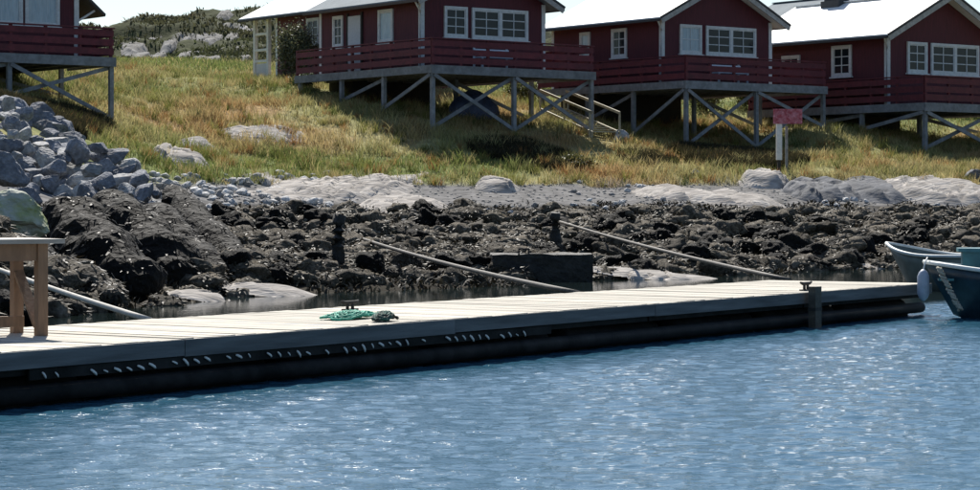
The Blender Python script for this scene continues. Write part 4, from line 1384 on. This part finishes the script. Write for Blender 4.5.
oh = link('heather', bulk_mesh('heather', v5, t5, M['grass'], c5))
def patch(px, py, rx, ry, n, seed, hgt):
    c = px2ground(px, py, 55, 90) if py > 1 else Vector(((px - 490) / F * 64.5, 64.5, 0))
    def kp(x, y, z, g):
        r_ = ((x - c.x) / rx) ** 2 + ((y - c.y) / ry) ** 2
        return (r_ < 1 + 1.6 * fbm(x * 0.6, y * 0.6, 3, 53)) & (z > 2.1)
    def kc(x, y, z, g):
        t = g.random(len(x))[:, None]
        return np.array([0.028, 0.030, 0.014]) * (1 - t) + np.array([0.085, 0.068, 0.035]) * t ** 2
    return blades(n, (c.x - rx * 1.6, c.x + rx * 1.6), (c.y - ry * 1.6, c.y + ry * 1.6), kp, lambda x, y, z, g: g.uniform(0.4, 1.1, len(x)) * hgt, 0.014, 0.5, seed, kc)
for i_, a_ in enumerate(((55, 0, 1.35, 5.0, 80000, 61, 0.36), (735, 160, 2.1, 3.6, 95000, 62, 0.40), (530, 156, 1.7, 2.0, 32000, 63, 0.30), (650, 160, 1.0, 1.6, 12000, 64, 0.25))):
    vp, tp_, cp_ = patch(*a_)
    op = link('heather', bulk_mesh('heather', vp, tp_, M['grass'], cp_))  # first two patches hold cabin shade in their dark blade colour, not real heather
    tag(op, ('dark blades standing in for shade on the slope under the curtained cabin', 'dark blades standing in for shade around the foot of the sign post',
             'dark brown-green blades below the deck with the side door', 'dark blade strip between the steps and the sign')[i_], 'heather', kind='stuff')
tag(oh, 'dark low heather covering the hill behind the cabins', 'heather', kind='stuff')
tag(o, 'rough green and straw coloured grass covering the slope', 'grass', kind='stuff')


def wcol(x, y, z, g):
    t = g.random(len(x))[:, None]
    c = np.array([0.022, 0.018, 0.011]) * (1 - t) + np.array([0.12, 0.10, 0.062]) * t ** 2
    pale = (g.random(len(x)) < 0.05)[:, None]
    return np.where(pale, np.array([0.11, 0.10, 0.08]), c)


def keepw(x, y, z, g):
    return (z > -0.06) & (z < 1.55 + 0.5 * fbm(x, y, 3, 57)) & (np.abs(x / y) < 0.25) & (g.random(len(x)) < np.clip(0.55 + 2.4 * fbm(x * 0.7, y * 0.7, 3, 59), 0.1, 1))


v3, t3, c3 = blades(150000, (-13, 17), (25, 70), keepw, lambda x, y, z, g: g.uniform(0.02, 0.14, len(x)), 0.028, 1.8, 3, wcol)
gw = np.random.default_rng(77)
cc_ = np.array([(p.x, p.y, p.z, s) for (_, s, p) in cand])
per = np.clip((cc_[:, 3] / 0.1) ** 2 * 9, 8, 90).astype(int)
idx = np.repeat(np.arange(len(cc_)), per)
q_ = cc_[idx]
dv = gw.normal(0, 1, (len(idx), 3)); dv[:, 2] = np.abs(dv[:, 2]) * 0.9; dv /= np.linalg.norm(dv, axis=1)[:, None]
base_ = q_[:, :3] + dv * q_[:, 3:4] * np.array([1.0, 1.0, 0.8]) + np.array([0, 0, 0.1]) * q_[:, 3:4]
tg = np.stack([dv[:, 0], dv[:, 1], -0.7 * np.ones(len(dv))], 1) + gw.normal(0, 0.45, (len(dv), 3)); tg /= np.linalg.norm(tg, axis=1)[:, None]
sdv = np.cross(dv, tg); sdv /= (np.linalg.norm(sdv, axis=1)[:, None] + 1e-6)
wd_ = gw.uniform(0.012, 0.03, (len(dv), 1)); ln_ = gw.uniform(0.04, 0.13, (len(dv), 1))
v4 = np.stack([base_ - sdv * wd_, base_ + sdv * wd_, base_ + tg * ln_ + dv * 0.03], 1).reshape(-1, 3)
t4 = np.arange(len(v4)).reshape(-1, 3)
c4_ = np.repeat(wcol(base_[:, 0], base_[:, 1], base_[:, 2], gw), 3, axis=0)
o = link('seaweed', bulk_mesh('seaweed', np.concatenate([v3, v4]), np.concatenate([t3, t4 + len(v3)]), M['weedfrond'], np.concatenate([c3, c4_])))
tag(o, 'brown-black bladderwrack lying over the tidal flat', 'seaweed', kind='stuff')

# fronds hanging on the big ridges: a child part of each ridge
for ri, ob in enumerate(RIBS):
    me_ = ob.data
    g = np.random.default_rng(500 + ri)
    pol = me_.polygons
    n_ = 700
    ids = g.integers(0, len(pol), n_)
    V = np.empty((n_, 4, 3))
    for i, k in enumerate(ids):
        c = pol[int(k)].center; nm = pol[int(k)].normal
        tan = Vector((nm.z * -nm.x, nm.z * -nm.y, nm.x ** 2 + nm.y ** 2)) * -1
        if tan.length < 0.05: tan = Vector((g.normal(), g.normal(), -0.2))
        tan.normalize()
        tan = (tan + Vector((g.normal(), g.normal(), g.normal())) * 0.35).normalized()
        s_ = nm.cross(tan) * 0.018 * g.uniform(0.6, 1.5); l_ = g.uniform(0.04, 0.12)
        c = c + Vector((g.normal(), g.normal(), g.normal())) * 0.04
        V[i] = [c - s_ + nm * 0.01, c + s_ + nm * 0.01, c + s_ * 0.5 + tan * l_ + nm * 0.018, c - s_ * 0.5 + tan * l_ + nm * 0.018]
    Fq = (np.arange(n_ * 4).reshape(n_, 4))
    t = g.random(n_)[:, None]
    c_ = np.array([0.005, 0.0045, 0.003]) * (1 - t) + np.array([0.020, 0.017, 0.011]) * t ** 2
    fo = link('seaweed_fronds', bulk_mesh('seaweed_fronds', V.reshape(-1, 3), Fq, M['weedfrond'], np.repeat(c_, 4, axis=0)), ob)
    fo['kind'] = 'stuff'


# shrubs
def shrub(name, p, rx, ry, rz_, n, leaf, label, cols, seed, stem=True):
    g = np.random.default_rng(seed)
    root = empty(name, p)
    tag(root, label, 'shrub')
    cl = g.normal(0, 1, (16, 3)); cl /= np.linalg.norm(cl, axis=1)[:, None]
    cl = cl * g.uniform(0.3, 0.85, 16)[:, None] * np.array([rx, ry, rz_]) + np.array([0, 0, rz_ * 0.95])
    w = g.integers(0, 16, n)
    c = cl[w] + g.normal(0, 1, (n, 3)) * np.array([rx, ry, rz_]) * 0.2
    c[:, 2] = np.maximum(c[:, 2], 0.03)
    d1 = g.normal(0, 1, (n, 3)); d1 /= np.linalg.norm(d1, axis=1)[:, None]
    d2 = np.cross(d1, g.normal(0, 1, (n, 3))); d2 /= np.linalg.norm(d2, axis=1)[:, None]
    s_ = leaf * g.uniform(0.6, 1.4, n)[:, None]
    V = np.stack([c - d1 * s_, c - d2 * s_ * .5, c + d1 * s_, c + d2 * s_ * .5], 1).reshape(-1, 3)
    t = g.random(n)[:, None]
    cc = np.array(cols[0]) * (1 - t) + np.array(cols[1]) * t
    fo = link('foliage', bulk_mesh('foliage', V, np.arange(n * 4).reshape(n, 4), M['leaf'], np.repeat(cc, 4, axis=0)), root)
    for k in range(6):
        e = cl[k]
        MB().tube([(0.03 * k - 0.08, 0, -0.2), (e[0] * 0.4, e[1] * 0.4, e[2] * 0.5), tuple(e)], [0.03, 0.02, 0.008], 6).build('stem', M['bark'], root, True)


p = px2ground(296, 84, 78, 96)
shrub('leafy_shrub', (p.x, p.y + 1.2, H(p.x, p.y + 1.2) - 0.05), 0.85, 0.6, 1.35, 6500, 0.055, 'tall loose green shrub growing at the cabin with white porch posts', ((0.07, 0.085, 0.045), (0.19, 0.19, 0.10)), 1)
p = px2ground(306, 88, 76, 90)
shrub('leafy_shrub', (p.x, p.y, p.z - 0.05), 0.7, 0.5, 0.3, 2200, 0.05, 'low dark green bush under the end of the deck with the side door', ((0.025, 0.035, 0.012), (0.07, 0.09, 0.03)), 2)
GRN = ((0.05, 0.06, 0.02), (0.15, 0.15, 0.045))
for i, (px, py, w_, h_, D, lab, cols) in enumerate(((575, 168, 22, 9, None, 'low bush in front of the steps', ((0.06, 0.065, 0.02), (0.13, 0.12, 0.04))),
                                                    (525, 0, 26, 15, 90, 'leafy bush seen under the deck of the cabin with the side door', GRN),
                                                    (708, 0, 24, 20, 93, 'leafy bush seen through the stilts left of the sign', GRN),
                                                    (752, 0, 26, 20, 94.5, 'leafy bush seen through the stilts just behind the sign', GRN),
                                                    (800, 0, 22, 16, 96, 'leafy bush seen between the two white-roofed cabins', GRN),
                                                    (900, 0, 30, 20, 97, 'leafy bush seen under the side deck of the chimney cabin', GRN),
                                                    (962, 0, 30, 20, 97, 'leafy bush seen under the front deck of the chimney cabin', GRN))):
    if D is None: p = px2ground(px, py, 60, 85)
    else: p = Vector(((px - 490) / F * D, D, H((px - 490) / F * D, D)))
    shrub('bush', (p.x, p.y, p.z - 0.05), w_ / F * p.y, 0.7, h_ / F * p.y * 0.8, 3000, 0.05, lab, cols, 20 + i)
